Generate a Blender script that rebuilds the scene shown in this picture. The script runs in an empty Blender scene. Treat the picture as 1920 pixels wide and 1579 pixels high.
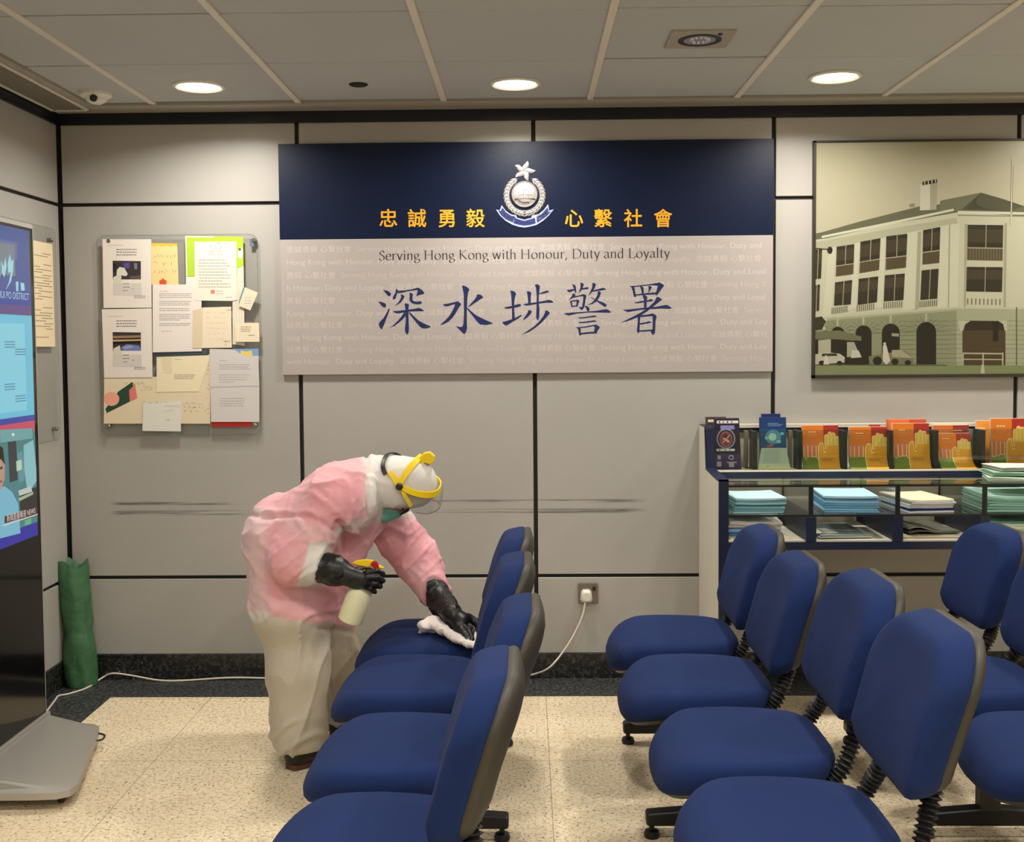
import bpy, math, random
import numpy as np
from mathutils import Vector, Matrix, noise as mnoise
from mathutils.geometry import tessellate_polygon
random.seed(7)
scene = bpy.context.scene
COL = scene.collection
# ---------------------------------------------------------------- camera
FOC, CX, CY = 2100.0, 951.414, 748.351          # focal length and principal point in pixels of the 1920x1579 frame
TILT, YAW, ROLL = 0.04906, 0.01749, -0.00775
CAMZ = 1.45828
_ct, _st, _cy, _sy = math.cos(TILT), math.sin(TILT), math.cos(YAW), math.sin(YAW)
FW = np.array([-_sy*_ct, _cy*_ct, -_st])
_rt = np.array([_cy, _sy, 0.0]); _up = np.cross(_rt, FW)
RT = math.cos(ROLL)*_rt + math.sin(ROLL)*_up
UP = -math.sin(ROLL)*_rt + math.cos(ROLL)*_up
CAM = np.array([0, 0, CAMZ])
def ray(x, y): return FW + RT*(x-CX)/FOC - UP*(y-CY)/FOC
def at(x, y, Y):                                  # the point seen at pixel x, y that stands Y metres into the room
    d = ray(x, y); return CAM + d*(Y/d[1])
def atz(x, y, Z):
    d = ray(x, y); return CAM + d*((Z-CAMZ)/d[2])
def atx(x, y, X):
    d = ray(x, y); return CAM + d*(X/d[0])
cd = bpy.data.cameras.new('camera'); cam = bpy.data.objects.new('camera', cd); COL.objects.link(cam)
cd.sensor_fit = 'HORIZONTAL'; cd.sensor_width = 36; cd.lens = FOC/1920*36
cd.shift_x = (960-CX)/1920; cd.shift_y = -(789.5-CY)/1920
cd.clip_start = .05
M = Matrix((RT, UP, -FW)).transposed().to_4x4(); M.translation = CAM
cam.matrix_world = M
scene.camera = cam
# ---------------------------------------------------------------- world, exposure
w = bpy.data.worlds.new('world'); scene.world = w; w.use_nodes = True
w.node_tree.nodes['Background'].inputs[0].default_value = (.02, .02, .02, 1)
w.node_tree.nodes['Background'].inputs[1].default_value = .0
vs = scene.view_settings; vs.view_transform = 'Standard'; vs.look = 'None'; vs.exposure = 0.0; vs.gamma = 1; vs.use_curve_mapping = False
scene.cycles.max_bounces = 10; scene.cycles.transparent_max_bounces = 24; scene.cycles.diffuse_bounces = 5
scene.cycles.sample_clamp_indirect = 6
WALL_Y, LEFT_X, RIGHT_X, FRONT_Y, CEIL = 4.8285, -2.009, 3.75, -2.6, 2.4623
LAMP_W, LAMP_SPREAD = 13.5, 155
LAMP_COL = (1.0, .95, .875)

# ---------------------------------------------------------------- helpers
def lin(c):
    return tuple((v/255/12.92 if v/255 <= .04045 else ((v/255+.055)/1.055)**2.4) for v in c[:3])
_m = {}
def mat(name, col, rough=.6, metal=0, spec=.5, vary=0, vscale=6, bump=0, bscale=80, sheen=0, coat=0, emit=None, estr=0):
    if name in _m: return _m[name]
    m = bpy.data.materials.new(name); m.use_nodes = True; nt = m.node_tree; b = nt.nodes['Principled BSDF']
    c = lin(col)+(1,)
    b.inputs['Base Color'].default_value = c; b.inputs['Roughness'].default_value = rough
    b.inputs['Metallic'].default_value = metal; b.inputs['Specular IOR Level'].default_value = spec
    b.inputs['Sheen Weight'].default_value = sheen; b.inputs['Coat Weight'].default_value = coat
    if vary or bump:
        tc = nt.nodes.new('ShaderNodeTexCoord')
    if vary:
        n = nt.nodes.new('ShaderNodeTexNoise'); n.inputs['Scale'].default_value = vscale; n.inputs['Detail'].default_value = 5
        mx = nt.nodes.new('ShaderNodeMix'); mx.data_type = 'RGBA'
        mx.inputs[6].default_value = tuple(max(0, v*(1-vary)) for v in c[:3])+(1,)
        mx.inputs[7].default_value = tuple(min(1, v*(1+vary)) for v in c[:3])+(1,)
        nt.links.new(tc.outputs['Object'], n.inputs['Vector']); nt.links.new(n.outputs[0], mx.inputs[0]); nt.links.new(mx.outputs[2], b.inputs['Base Color'])
    if bump:
        n2 = nt.nodes.new('ShaderNodeTexNoise'); n2.inputs['Scale'].default_value = bscale; n2.inputs['Detail'].default_value = 4
        bp = nt.nodes.new('ShaderNodeBump'); bp.inputs['Strength'].default_value = bump; bp.inputs['Distance'].default_value = .01
        nt.links.new(tc.outputs['Object'], n2.inputs['Vector']); nt.links.new(n2.outputs[0], bp.inputs['Height']); nt.links.new(bp.outputs[0], b.inputs['Normal'])
    if emit:
        b.inputs['Emission Color'].default_value = lin(emit)+(1,); b.inputs['Emission Strength'].default_value = estr
    _m[name] = m; return m
def attr_mat(name, rough=.6, spec=.4, emit=0, bump=0, bscale=60):
    if name in _m: return _m[name]
    m = bpy.data.materials.new(name); m.use_nodes = True; nt = m.node_tree; b = nt.nodes['Principled BSDF']
    a = nt.nodes.new('ShaderNodeAttribute'); a.attribute_name = 'Col'
    b.inputs['Roughness'].default_value = rough; b.inputs['Specular IOR Level'].default_value = spec
    if emit:
        b.inputs['Base Color'].default_value = (.01, .01, .01, 1)
        nt.links.new(a.outputs['Color'], b.inputs['Emission Color']); b.inputs['Emission Strength'].default_value = emit
    else: nt.links.new(a.outputs['Color'], b.inputs['Base Color'])
    if bump:
        tc = nt.nodes.new('ShaderNodeTexCoord'); n2 = nt.nodes.new('ShaderNodeTexNoise'); n2.inputs['Scale'].default_value = bscale; n2.inputs['Detail'].default_value = 5
        bp = nt.nodes.new('ShaderNodeBump'); bp.inputs['Strength'].default_value = bump; bp.inputs['Distance'].default_value = .01
        nt.links.new(tc.outputs['Object'], n2.inputs['Vector']); nt.links.new(n2.outputs[0], bp.inputs['Height']); nt.links.new(bp.outputs[0], b.inputs['Normal'])
    _m[name] = m; return m
def glass_mat(name, tint=(.93, .95, .94), gloss=.08, rough=.03):
    if name in _m: return _m[name]
    m = bpy.data.materials.new(name); m.use_nodes = True; nt = m.node_tree; nt.nodes.clear()
    o = nt.nodes.new('ShaderNodeOutputMaterial'); t = nt.nodes.new('ShaderNodeBsdfTransparent'); g = nt.nodes.new('ShaderNodeBsdfGlossy')
    t.inputs[0].default_value = tint+(1,); g.inputs['Roughness'].default_value = rough
    lw_ = nt.nodes.new('ShaderNodeLayerWeight'); lw_.inputs[0].default_value = .5
    pw = nt.nodes.new('ShaderNodeMath'); pw.operation = 'POWER'; pw.inputs[1].default_value = 5; nt.links.new(lw_.outputs['Facing'], pw.inputs[0])
    f = nt.nodes.new('ShaderNodeMath'); f.operation = 'MULTIPLY_ADD'; f.inputs[1].default_value = .8; f.inputs[2].default_value = gloss*.5; nt.links.new(pw.outputs[0], f.inputs[0])
    mx = nt.nodes.new('ShaderNodeMixShader')
    nt.links.new(f.outputs[0], mx.inputs[0]); nt.links.new(t.outputs[0], mx.inputs[1]); nt.links.new(g.outputs[0], mx.inputs[2]); nt.links.new(mx.outputs[0], o.inputs[0])
    _m[name] = m; return m

def tag(o, label=None, cat=None, group=None, kind=None):
    if label: o['label'] = label
    if cat: o['category'] = cat
    if group: o['group'] = group
    if kind: o['kind'] = kind
    return o
def empty(name, loc, label=None, cat=None, group=None, rz=0):
    o = bpy.data.objects.new(name, None); COL.objects.link(o); o.location = loc; o.rotation_euler = (0, 0, rz); o.empty_display_size = .05
    return tag(o, label, cat, group)
def wloc(o):
    p = Vector((0, 0, 0))
    while o is not None:
        p = p + Vector(o.location); o = o.parent
    return p
class MB:
    def __init__(s): s.v = []; s.f = []; s.mi = []; s.col = []
    def add(s, vs, fs, mi=0, col=None):
        o = len(s.v); s.v += [tuple(float(c) for c in v) for v in vs]
        for f in fs: s.f.append(tuple(i+o for i in f)); s.mi.append(mi); s.col.append(col)
        return s
    def box(s, a, b, mi=0, col=None):
        x0, y0, z0 = [min(p, q) for p, q in zip(a, b)]; x1, y1, z1 = [max(p, q) for p, q in zip(a, b)]
        return s.add([(x0,y0,z0),(x1,y0,z0),(x1,y1,z0),(x0,y1,z0),(x0,y0,z1),(x1,y0,z1),(x1,y1,z1),(x0,y1,z1)],
              [(0,3,2,1),(4,5,6,7),(0,1,5,4),(1,2,6,5),(2,3,7,6),(3,0,4,7)], mi, col)
    def hexa(s, q0, q1, mi=0, col=None):          # two quads joined
        n = len(q0); return s.prism(q0, q1, mi, col)
    def prism(s, q0, q1, mi=0, col=None):
        n = len(q0); fs = [tuple(range(n))[::-1], tuple(range(n, 2*n))]+[(i, (i+1) % n, n+(i+1) % n, n+i) for i in range(n)]
        return s.add(list(q0)+list(q1), fs, mi, col)
    def loft(s, rings, mi=0, col=None, cap0=True, cap1=True, closed=True):
        n = len(rings[0]); vs = [p for r in rings for p in r]; fs = []
        for k in range(len(rings)-1):
            for i in range(n if closed else n-1):
                j = (i+1) % n; fs.append((k*n+i, k*n+j, (k+1)*n+j, (k+1)*n+i))
        if cap0: fs.append(tuple(range(n))[::-1])
        if cap1: fs.append(tuple(range((len(rings)-1)*n, len(rings)*n)))
        return s.add(vs, fs, mi, col)
    def tube(s, path, r, n=12, mi=0, col=None, caps=True):
        P = [Vector(p) for p in path]; rs = r if isinstance(r, (list, tuple)) else [r]*len(P)
        rings = []; prev = None
        for i, p in enumerate(P):
            t = (P[min(i+1, len(P)-1)]-P[max(i-1, 0)]).normalized()
            if prev is None:
                u = t.orthogonal().normalized()
            else:
                u = (prev-t*prev.dot(t)); u = u.normalized() if u.length > 1e-6 else t.orthogonal().normalized()
            prev = u; v = t.cross(u)
            rings.append([tuple(p+(u*math.cos(a)+v*math.sin(a))*rs[i]) for a in [2*math.pi*k/n for k in range(n)]])
        return s.loft(rings, mi, col, caps, caps)
    def lathe(s, prof, c, axis=(0,0,1), n=24, mi=0, col=None):   # prof: (radius, distance along the axis)
        ax = Vector(axis).normalized(); u = ax.orthogonal().normalized(); v = ax.cross(u); c = Vector(c)
        rings = [[tuple(c+ax*h+(u*math.cos(a)+v*math.sin(a))*max(r, 1e-4)) for a in [2*math.pi*k/n for k in range(n)]] for r, h in prof]
        return s.loft(rings, mi, col)
    def build(s, name, mats, parent=None, smooth=None, bevel=None, bseg=2, local=False, kind=None, label=None, cat=None, group=None, origin=None):
        V = np.array(s.v) if s.v else np.zeros((1, 3))
        if local: off = np.zeros(3)
        elif parent is not None: off = np.array(wloc(parent))
        elif origin is not None: off = np.array(origin)
        else: off = np.array([(V[:,0].min()+V[:,0].max())/2, (V[:,1].min()+V[:,1].max())/2, V[:,2].min()])
        me = bpy.data.meshes.new(name); me.from_pydata([tuple(p) for p in V-off], [], s.f)
        if not isinstance(mats, (list, tuple)): mats = [mats]
        for m in mats: me.materials.append(m)
        me.polygons.foreach_set('material_index', s.mi)
        if any(c is not None for c in s.col):
            ca = me.color_attributes.new('Col', 'FLOAT_COLOR', 'CORNER'); buf = []
            for f, c in zip(s.f, s.col):
                cc = list(lin(c))+[1] if c is not None else [.5, .5, .5, 1]
                buf += cc*len(f)
            ca.data.foreach_set('color', buf)
        me.update()
        if smooth is not None:
            me.polygons.foreach_set('use_smooth', [True]*len(me.polygons)); me.set_sharp_from_angle(angle=math.radians(smooth))
        o = bpy.data.objects.new(name, me); COL.objects.link(o)
        if parent is not None: o.parent = parent
        elif not local: o.location = off
        if bevel:
            b = o.modifiers.new('bevel', 'BEVEL'); b.width = bevel; b.segments = bseg; b.limit_method = 'ANGLE'; b.harden_normals = False
        return tag(o, label, cat, group, kind)

def smoothpts(P, n=8, closed=False):              # Catmull-Rom through the points
    P = [np.array(p, float) for p in P]; out = []; m = len(P)
    for i in range(m if closed else m-1):
        p0 = P[(i-1) % m] if closed or i > 0 else 2*P[0]-P[1]
        p1 = P[i]; p2 = P[(i+1) % m]
        p3 = P[(i+2) % m] if closed or i+2 < m else 2*P[-1]-P[-2]
        for k in range(n):
            t = k/n; out.append(.5*((2*p1)+(-p0+p2)*t+(2*p0-5*p1+4*p2-p3)*t*t+(-p0+3*p1-3*p2+p3)*t**3))
    if not closed: out.append(P[-1])
    return out
def roundrect(x0, y0, x1, y1, r, n=6):
    out = []
    for cx, cy, a0 in ((x1-r, y1-r, 0), (x0+r, y1-r, 90), (x0+r, y0+r, 180), (x1-r, y0+r, 270)):
        for k in range(n+1):
            a = math.radians(a0+90*k/n); out.append((cx+r*math.cos(a), cy+r*math.sin(a)))
    return out
def ell(cx, cy, rx, ry, n=24, a0=0, a1=360):
    return [(cx+rx*math.cos(math.radians(a0+(a1-a0)*k/n)), cy+ry*math.sin(math.radians(a0+(a1-a0)*k/n))) for k in range(n if a1-a0 >= 360 else n+1)]
def R(x0, y0, x1, y1): return [(x0, y0), (x1, y0), (x1, y1), (x0, y1)]
def clipband(poly, ax, lo, hi):
    for side in (0, 1):
        out = []; n = len(poly)
        ins = (lambda p: p[ax] >= lo-1e-9) if side == 0 else (lambda p: p[ax] <= hi+1e-9)
        lim = lo if side == 0 else hi
        for i in range(n):
            a, b = poly[i], poly[(i+1) % n]
            if ins(a): out.append(a)
            if ins(a) != ins(b):
                t = (lim-a[ax])/(b[ax]-a[ax]); out.append(tuple(a[k]+(b[k]-a[k])*t for k in range(2)))
        poly = out
        if len(poly) < 3: return []
    return poly
def art(mb, polys, fn, step=.0004, base=.0005, cuts=None, mi=0):
    """flat printed matter: polys = [(colour, [(u, v)...] or ('tri', verts, faces))], each printed one thin layer above the last; fn(u, v, height)"""
    ref = None
    for k, it in enumerate(polys):
        col, pts = it[0], it[1]; h = base+(it[2] if len(it) > 2 else k)*step+(k % 11)*7e-6
        if isinstance(pts, tuple) and pts[0] == 'tri':
            nv = pts[3] if len(pts) > 3 else len(pts[1])
            mb.add([fn(p[0], p[1], h+(i//nv)*2e-5) for i, p in enumerate(pts[1])], pts[2], mi, col); continue
        pieces = [pts]
        if cuts: pieces = [q for q in (clipband(list(pts), 1, a, b) for a, b in zip(cuts[:-1], cuts[1:])) if q]
        for q in pieces:
            tr = tessellate_polygon([[Vector((p[0], p[1], 0)) for p in q]])
            mb.add([fn(p[0], p[1], h) for p in q], [tuple(t) for t in tr], mi, col)
    return mb
def fix_normals(o, toward):
    """turn every face of a flat print to look the same way"""
    t = Vector(toward); me = o.data
    for p in me.polygons:
        if p.normal.dot(t) < 0: p.flip()
    me.update()
_tc = {}
def text_tri(s, size=1.0, x=0, y=0, align='LEFT', sx=1.0, bold=0):
    key = s
    if key not in _tc:
        c = bpy.data.curves.new('t', 'FONT'); c.body = s; c.size = 1; c.resolution_u = 3
        o = bpy.data.objects.new('t', c); COL.objects.link(o)
        dg = bpy.context.evaluated_depsgraph_get(); me = bpy.data.meshes.new_from_object(o.evaluated_get(dg))
        V = [(v.co.x, v.co.y) for v in me.vertices]; F = [tuple(p.vertices) for p in me.polygons]
        bpy.data.objects.remove(o); bpy.data.curves.remove(c); bpy.data.meshes.remove(me); _tc[key] = (V, F)
    V, F = _tc[key]
    wd = max(p[0] for p in V)
    dx = 0 if align == 'LEFT' else (-wd/2 if align == 'CENTER' else -wd)
    vs, fs = [], []
    for ox, oy in ([(0, 0)] if not bold else [(bold, 0), (-bold, 0), (0, bold), (0, -bold)]):
        o = len(vs); vs += [(x+(p[0]+dx+ox)*size*sx, y+(p[1]+oy)*size) for p in V]; fs += [tuple(i+o for i in f) for f in F]
    return ('tri', vs, fs, len(V))
# ---------------------------------------------------------------- room
def nodes_of(m):
    nt = m.node_tree
    def N(t, **kw):
        n = nt.nodes.new(t)
        for k, v in kw.items():
            if k.startswith('i'): n.inputs[int(k[1:])].default_value = v
            else: setattr(n, k, v)
        return n
    def math_(op, a, b=None, c=None):
        n = nt.nodes.new('ShaderNodeMath'); n.operation = op
        for i, q in enumerate((a, b, c)):
            if q is None: continue
            if isinstance(q, (int, float)): n.inputs[i].default_value = q
            else: nt.links.new(q, n.inputs[i])
        return n.outputs[0]
    def mix(f, a, b):
        n = nt.nodes.new('ShaderNodeMix'); n.data_type = 'RGBA'
        for i, q in ((0, f), (6, a), (7, b)):
            if isinstance(q, (int, float)): n.inputs[i].default_value = q
            elif isinstance(q, tuple): n.inputs[i].default_value = q
            else: nt.links.new(q, n.inputs[i])
        return n.outputs[2]
    def ramp(v, lo, hi):
        n = nt.nodes.new('ShaderNodeMapRange'); n.inputs[1].default_value = lo; n.inputs[2].default_value = hi
        nt.links.new(v, n.inputs[0]); return n.outputs[0]
    return nt, N, math_, mix, ramp
def c4(c): return lin(c)+(1,)

def floor_mat():
    m = bpy.data.materials.new('speckled vinyl tile'); m.use_nodes = True; nt, N, mt, mix, ramp = nodes_of(m); b = nt.nodes['Principled BSDF']
    tc = N('ShaderNodeTexCoord'); sep = N('ShaderNodeSeparateXYZ'); nt.links.new(tc.outputs['Object'], sep.inputs[0])
    def noise_(s, d=3):
        n = N('ShaderNodeTexNoise'); n.inputs['Scale'].default_value = s; n.inputs['Detail'].default_value = d; nt.links.new(tc.outputs['Object'], n.inputs['Vector']); return n.outputs[0]
    base = mix(ramp(noise_(3), .35, .65), c4((226, 208, 176)), c4((234, 218, 188)))
    base = mix(ramp(noise_(80, 2), .50, .60), base, c4((208, 188, 152)))
    base = mix(ramp(noise_(60, 3), .60, .68), base, c4((240, 228, 202)))
    base = mix(ramp(noise_(92, 2.5), .615, .665), base, c4((118, 103, 80)))
    base = mix(ramp(noise_(7.3, 6), .735, .745), base, c4((96, 84, 66)))
    T = .6965; y0 = float(atz(300, 1427, 0)[1])
    def line(o, off):
        q = mt('MULTIPLY', mt('ABSOLUTE', mt('SUBTRACT', mt('FRACT', mt('ADD', mt('DIVIDE', mt('SUBTRACT', o, off), T), 100.5)), .5)), T)
        return mt('LESS_THAN', q, .0016)
    ln = mt('MAXIMUM', line(sep.outputs[0], .07), line(sep.outputs[1], y0))
    base = mix(mt('MULTIPLY', ln, .55), base, c4((96, 86, 66)))
    nt.links.new(base, b.inputs['Base Color']); b.inputs['Roughness'].default_value = .42; b.inputs['Specular IOR Level'].default_value = .35
    return m
def granite_mat(name, lo, hi, rough=.35):
    m = bpy.data.materials.new(name); m.use_nodes = True; nt, N, mt, mix, ramp = nodes_of(m); b = nt.nodes['Principled BSDF']
    tc = N('ShaderNodeTexCoord')
    def noise_(s, d=3):
        n = N('ShaderNodeTexNoise'); n.inputs['Scale'].default_value = s; n.inputs['Detail'].default_value = d; nt.links.new(tc.outputs['Object'], n.inputs['Vector']); return n.outputs[0]
    base = mix(ramp(noise_(70, 4), .48, .62), c4(lo), c4(hi)); base = mix(ramp(noise_(120, 2), .70, .74), base, c4((150, 148, 138)))
    nt.links.new(base, b.inputs['Base Color']); b.inputs['Roughness'].default_value = rough
    return m
def wall_mat():
    m = bpy.data.materials.new('grey wall laminate'); m.use_nodes = True; nt, N, mt, mix, ramp = nodes_of(m); b = nt.nodes['Principled BSDF']
    tc = N('ShaderNodeTexCoord'); sep = N('ShaderNodeSeparateXYZ'); nt.links.new(tc.outputs['Object'], sep.inputs[0]); X, Z = sep.outputs[0], sep.outputs[2]
    mp = N('ShaderNodeMapping'); mp.inputs['Scale'].default_value = (2.2, 2.2, 75); nt.links.new(tc.outputs['Object'], mp.inputs[0])
    n = N('ShaderNodeTexNoise'); n.inputs['Scale'].default_value = 1; n.inputs['Detail'].default_value = 6; n.inputs['Roughness'].default_value = .65; nt.links.new(mp.outputs[0], n.inputs['Vector'])
    n2 = N('ShaderNodeTexNoise'); n2.inputs['Scale'].default_value = 1.4; n2.inputs['Detail'].default_value = 4; nt.links.new(tc.outputs['Object'], n2.inputs['Vector'])
    def band(z0, hw): return mt('SUBTRACT', 1, ramp(mt('ABSOLUTE', mt('SUBTRACT', Z, z0)), hw*.5, hw))
    def span(a, c): return mt('MULTIPLY', ramp(X, a, a+.05), mt('SUBTRACT', 1, ramp(X, c-.1, c)))
    z1, z2 = float(at(280, 944, WALL_Y)[2]), float(at(280, 962, WALL_Y)[2])
    xa, xb, xc, xd = [float(at(p, 944, WALL_Y)[0]) for p in (205, 470, 800, 1215)]
    s = mt('MULTIPLY', mt('MAXIMUM', band(z1, .010), band(z2, .013)), ramp(n.outputs[0], .45, .62))
    mask = mt('MAXIMUM', mt('MULTIPLY', span(xa, xb), .8), mt('MULTIPLY', span(xc, xd), .75))
    s = mt('MULTIPLY', s, mask)
    base = mix(ramp(n2.outputs[0], .3, .7), c4((166, 163, 157)), c4((173, 170, 164)))
    base = mix(s, base, c4((70, 68, 64)))
    nt.links.new(base, b.inputs['Base Color']); b.inputs['Roughness'].default_value = .38; b.inputs['Specular IOR Level'].default_value = .35
    return m
M_FLOOR = floor_mat(); M_GRAN = granite_mat('dark terrazzo', (22, 23, 24), (58, 59, 58)); M_GRANF = granite_mat('dark terrazzo floor', (40, 42, 44), (78, 79, 78), .45)
M_WALL = wall_mat()
M_GROOVE = mat('black groove', (22, 15, 13), .7)
M_CEIL = mat('ceiling tile', (178, 181, 182), .85, spec=.2, vary=.05, vscale=2.5)
M_CEILG = mat('ceiling rail', (214, 208, 196), .6)
M_NAVYTRIM = mat('black navy trim', (14, 17, 26), .4)
M_PLASTER = mat('plain wall paint', (176, 172, 164), .7, vary=.04)

f = MB(); f.box((LEFT_X-.1, FRONT_Y-.1, -.06), (RIGHT_X+.1, WALL_Y+.1, 0)); f.build('floor', M_FLOOR, origin=(0, 0, 0), kind='structure')
fb = MB(); bw = float(WALL_Y-atz(980, 1306, 0)[1]); lw = float(atz(204, 1311, 0)[0])
fb.box((LEFT_X, WALL_Y-bw, -.01), (RIGHT_X, WALL_Y, .0015)); fb.box((LEFT_X, FRONT_Y, -.01), (lw, WALL_Y-bw, .0015))
fb.build('trim_1', M_GRANF, origin=(0, 0, 0), kind='structure')
# back wall: black ground with grey panels set on it
GAP = .009
XS = [LEFT_X, -.97849, .03471, 1.05737, 2.09243, 3.12, RIGHT_X]; ZS = [.1115, .4505, 2.0713, 2.4104]
wb = MB(); wb.box((LEFT_X-.1, WALL_Y+.012, 0), (RIGHT_X+.1, WALL_Y+.12, CEIL+.1), 1)
for i in range(len(XS)-1):
    for k in range(3):
        wb.box((XS[i]+(GAP if i else .014), WALL_Y, ZS[k]+(GAP*.85 if k else 0)), (XS[i+1]-GAP, WALL_Y+.02, ZS[k+1]-(GAP*.85 if k < 2 else 0)), 0)
wb.build('wall_back', [M_WALL, M_GROOVE], origin=(0, 0, 0), kind='structure', bevel=.0015, bseg=1)
wl = MB(); wl.box((LEFT_X-.12, FRONT_Y-.1, 0), (LEFT_X-.012, WALL_Y+.012, CEIL+.1), 1)
YS = [WALL_Y-.014, 3.55, 2.5, 1.45, .4, -.65, -1.7, FRONT_Y]
for i in range(len(YS)-1):
    for k in range(3):
        wl.box((LEFT_X-.02, YS[i+1]+GAP, ZS[k]+(GAP*.85 if k else 0)), (LEFT_X, YS[i]-(GAP if i else 0), ZS[k+1]-(GAP*.85 if k < 2 else 0)), 0)
wl.build('wall_left', [M_WALL, M_GROOVE], origin=(0, 0, 0), kind='structure', bevel=.0015, bseg=1)
q = MB(); q.box((RIGHT_X, FRONT_Y-.1, 0), (RIGHT_X+.1, WALL_Y+.012, CEIL+.1)); q.build('wall_right', M_PLASTER, kind='structure')
q = MB(); q.box((LEFT_X-.1, FRONT_Y-.1, 0), (RIGHT_X+.1, FRONT_Y, CEIL+.1)); q.build('wall_front', M_PLASTER, kind='structure')
q = MB(); q.box((LEFT_X, WALL_Y-.008, 0), (RIGHT_X, WALL_Y+.012, .1115)); q.build('baseboard_back', M_GRAN, origin=(0, 0, 0), kind='structure', bevel=.002)
q = MB(); q.box((LEFT_X-.012, FRONT_Y, 0), (LEFT_X+.008, WALL_Y-.008, .1115)); q.build('baseboard_left', M_GRAN, origin=(0, 0, 0), kind='structure', bevel=.002)
q = MB(); q.box((LEFT_X, WALL_Y-.012, 2.4104), (RIGHT_X, WALL_Y+.012, 2.462)); q.build('trim_2', M_NAVYTRIM, kind='structure')
q = MB(); q.box((LEFT_X-.012, FRONT_Y, 2.4104), (LEFT_X+.012, WALL_Y-.012, 2.462)); q.build('trim_3', M_NAVYTRIM, kind='structure')
# ceiling: lay-in tiles between thick rails running into the room
GX0, GY0, GP = -1.5337, 3.436, .6
YE, XE = GY0+2*GP+.01, LEFT_X+.22
tl = MB(); random.seed(3)
xs = [XE]+[GX0+GP*i for i in range(0, 9) if GX0+GP*i < RIGHT_X]+[RIGHT_X]; ys = [YE]+[GY0+GP*i for i in range(1, -11, -1) if GY0+GP*i > FRONT_Y]+[FRONT_Y]
tl.box((LEFT_X-.1, FRONT_Y-.1, CEIL+.02), (RIGHT_X+.1, WALL_Y+.1, CEIL+.08), 1)
for i in range(len(xs)-1):
    for k in range(len(ys)-1):
        dz = random.uniform(-.001, .003); g = random.choice((.006, .008, .010, .014))
        tl.box((xs[i]+.001, ys[k+1]+.0025, CEIL+dz), (xs[i+1]-.001, ys[k]-g, CEIL+.018+dz), 0)
tl.build('ceiling', [M_CEIL, M_GROOVE], origin=(0, 0, 0), kind='structure', bevel=.003, bseg=1)
rl = MB()
for i, x in enumerate(xs[1:-1]): rl.box((x-.0125, FRONT_Y, CEIL-.006), (x+.0125, YE+.03, CEIL+.004))
rl.build('trim_4', M_CEILG, origin=(0, 0, 0), kind='structure', bevel=.0015, bseg=1)
# perimeter step between the tiles and the walls
pr_ = MB(); pr_.box((XE-.005, YE, CEIL-.012), (RIGHT_X, YE+.05, CEIL+.02)); pr_.box((XE-.03, FRONT_Y, CEIL-.012), (XE, YE+.05, CEIL+.02))
pr_.build('trim_5', mat('ceiling step', (158, 153, 142), .7), origin=(0, 0, 0), kind='structure', bevel=.003)
pr2 = MB(); pr2.box((LEFT_X, YE+.052, CEIL-.004), (RIGHT_X, WALL_Y+.012, CEIL+.02)); pr2.build('trim_6', mat('ceiling margin', (150, 144, 132), .8), origin=(0, 0, 0), kind='structure')

# ---------------------------------------------------------------- ceiling fittings
M_WHITEP = mat('white plastic', (222, 218, 208), .4); M_LENS = mat('lit lamp lens', (255, 246, 225), .4, emit=(255, 238, 205), estr=16)
M_CHROME = mat('polished reflector', (222, 220, 226), .28, metal=.8); M_BLACK = mat('black plastic', (17, 17, 18), .45)
def downlight(x, y, label=None, power=LAMP_W, see=True):
    t = empty('downlight', (x, y, CEIL), label, 'ceiling light', 'round lit downlights in the ceiling')
    MB().lathe([(.098, 0), (.098, -.006), (.088, -.009), (.080, -.004), (.080, .012), (.098, .012)], (x, y, CEIL), n=40).build('trim_ring', M_WHITEP, t, smooth=40)
    MB().lathe([(0, -.0035), (.055, -.0035), (.080, -.002), (.080, .004), (0, .004)], (x, y, CEIL), n=40).build('diffuser', M_LENS, t, smooth=40)
    l = bpy.data.lights.new('downlight_lamp', 'AREA'); l.shape = 'DISK'; l.size = .15; l.energy = power; l.color = LAMP_COL; l.spread = math.radians(LAMP_SPREAD)
    o = bpy.data.objects.new('downlight_lamp', l); COL.objects.link(o); o.parent = t; o.location = (0, 0, -.012); return t

LX = [float(atz(x, y, CEIL)[0]) for x, y in ((373, 161), (966, 156), (1566, 143))]; LY = [float(atz(x, y, CEIL)[1]) for x, y in ((373, 161), (966, 156), (1566, 143))]
downlight(LX[0], LY[0], 'lit round downlight nearest the security camera, above the notice board')
downlight(LX[1], LY[1], 'lit round downlight above the police sign, middle one of three')
downlight(LX[2], LY[2], 'lit round downlight above the framed building photograph')
downlight(2.39, 4.34, 'lit round downlight in the far right of the ceiling beyond the framed photograph')
downlight(3.4, 4.34, 'lit round downlight nearest the right wall')
k = 0
for yy in (2.15, .1, -1.7):
    for xx in (-1.25, -.02, 1.18, 2.39):
        k += 1
        downlight(xx, yy, 'lit round downlight behind the viewer over the waiting area')
sx, sy = [float(v) for v in atz(1312, 73, CEIL)[:2]]
t = empty('square_downlight', (sx, sy, CEIL), 'unlit recessed spotlight with a square cover plate in a ceiling tile', 'ceiling light')
MB().prism([(p[0]+sx, p[1]+sy, CEIL-.004) for p in roundrect(-.105, -.105, .105, .105, .008)], [(p[0]+sx, p[1]+sy, CEIL+.006) for p in roundrect(-.105, -.105, .105, .105, .008)]).build('cover_plate', mat('beige plate', (160, 153, 140), .5), t, bevel=.001)
MB().lathe([(.052, -.0045), (.066, -.008), (.072, -.006), (.072, -.002), (.05, .0)], (sx, sy, CEIL), n=36).build('black_ring', M_BLACK, t, smooth=40)
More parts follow.
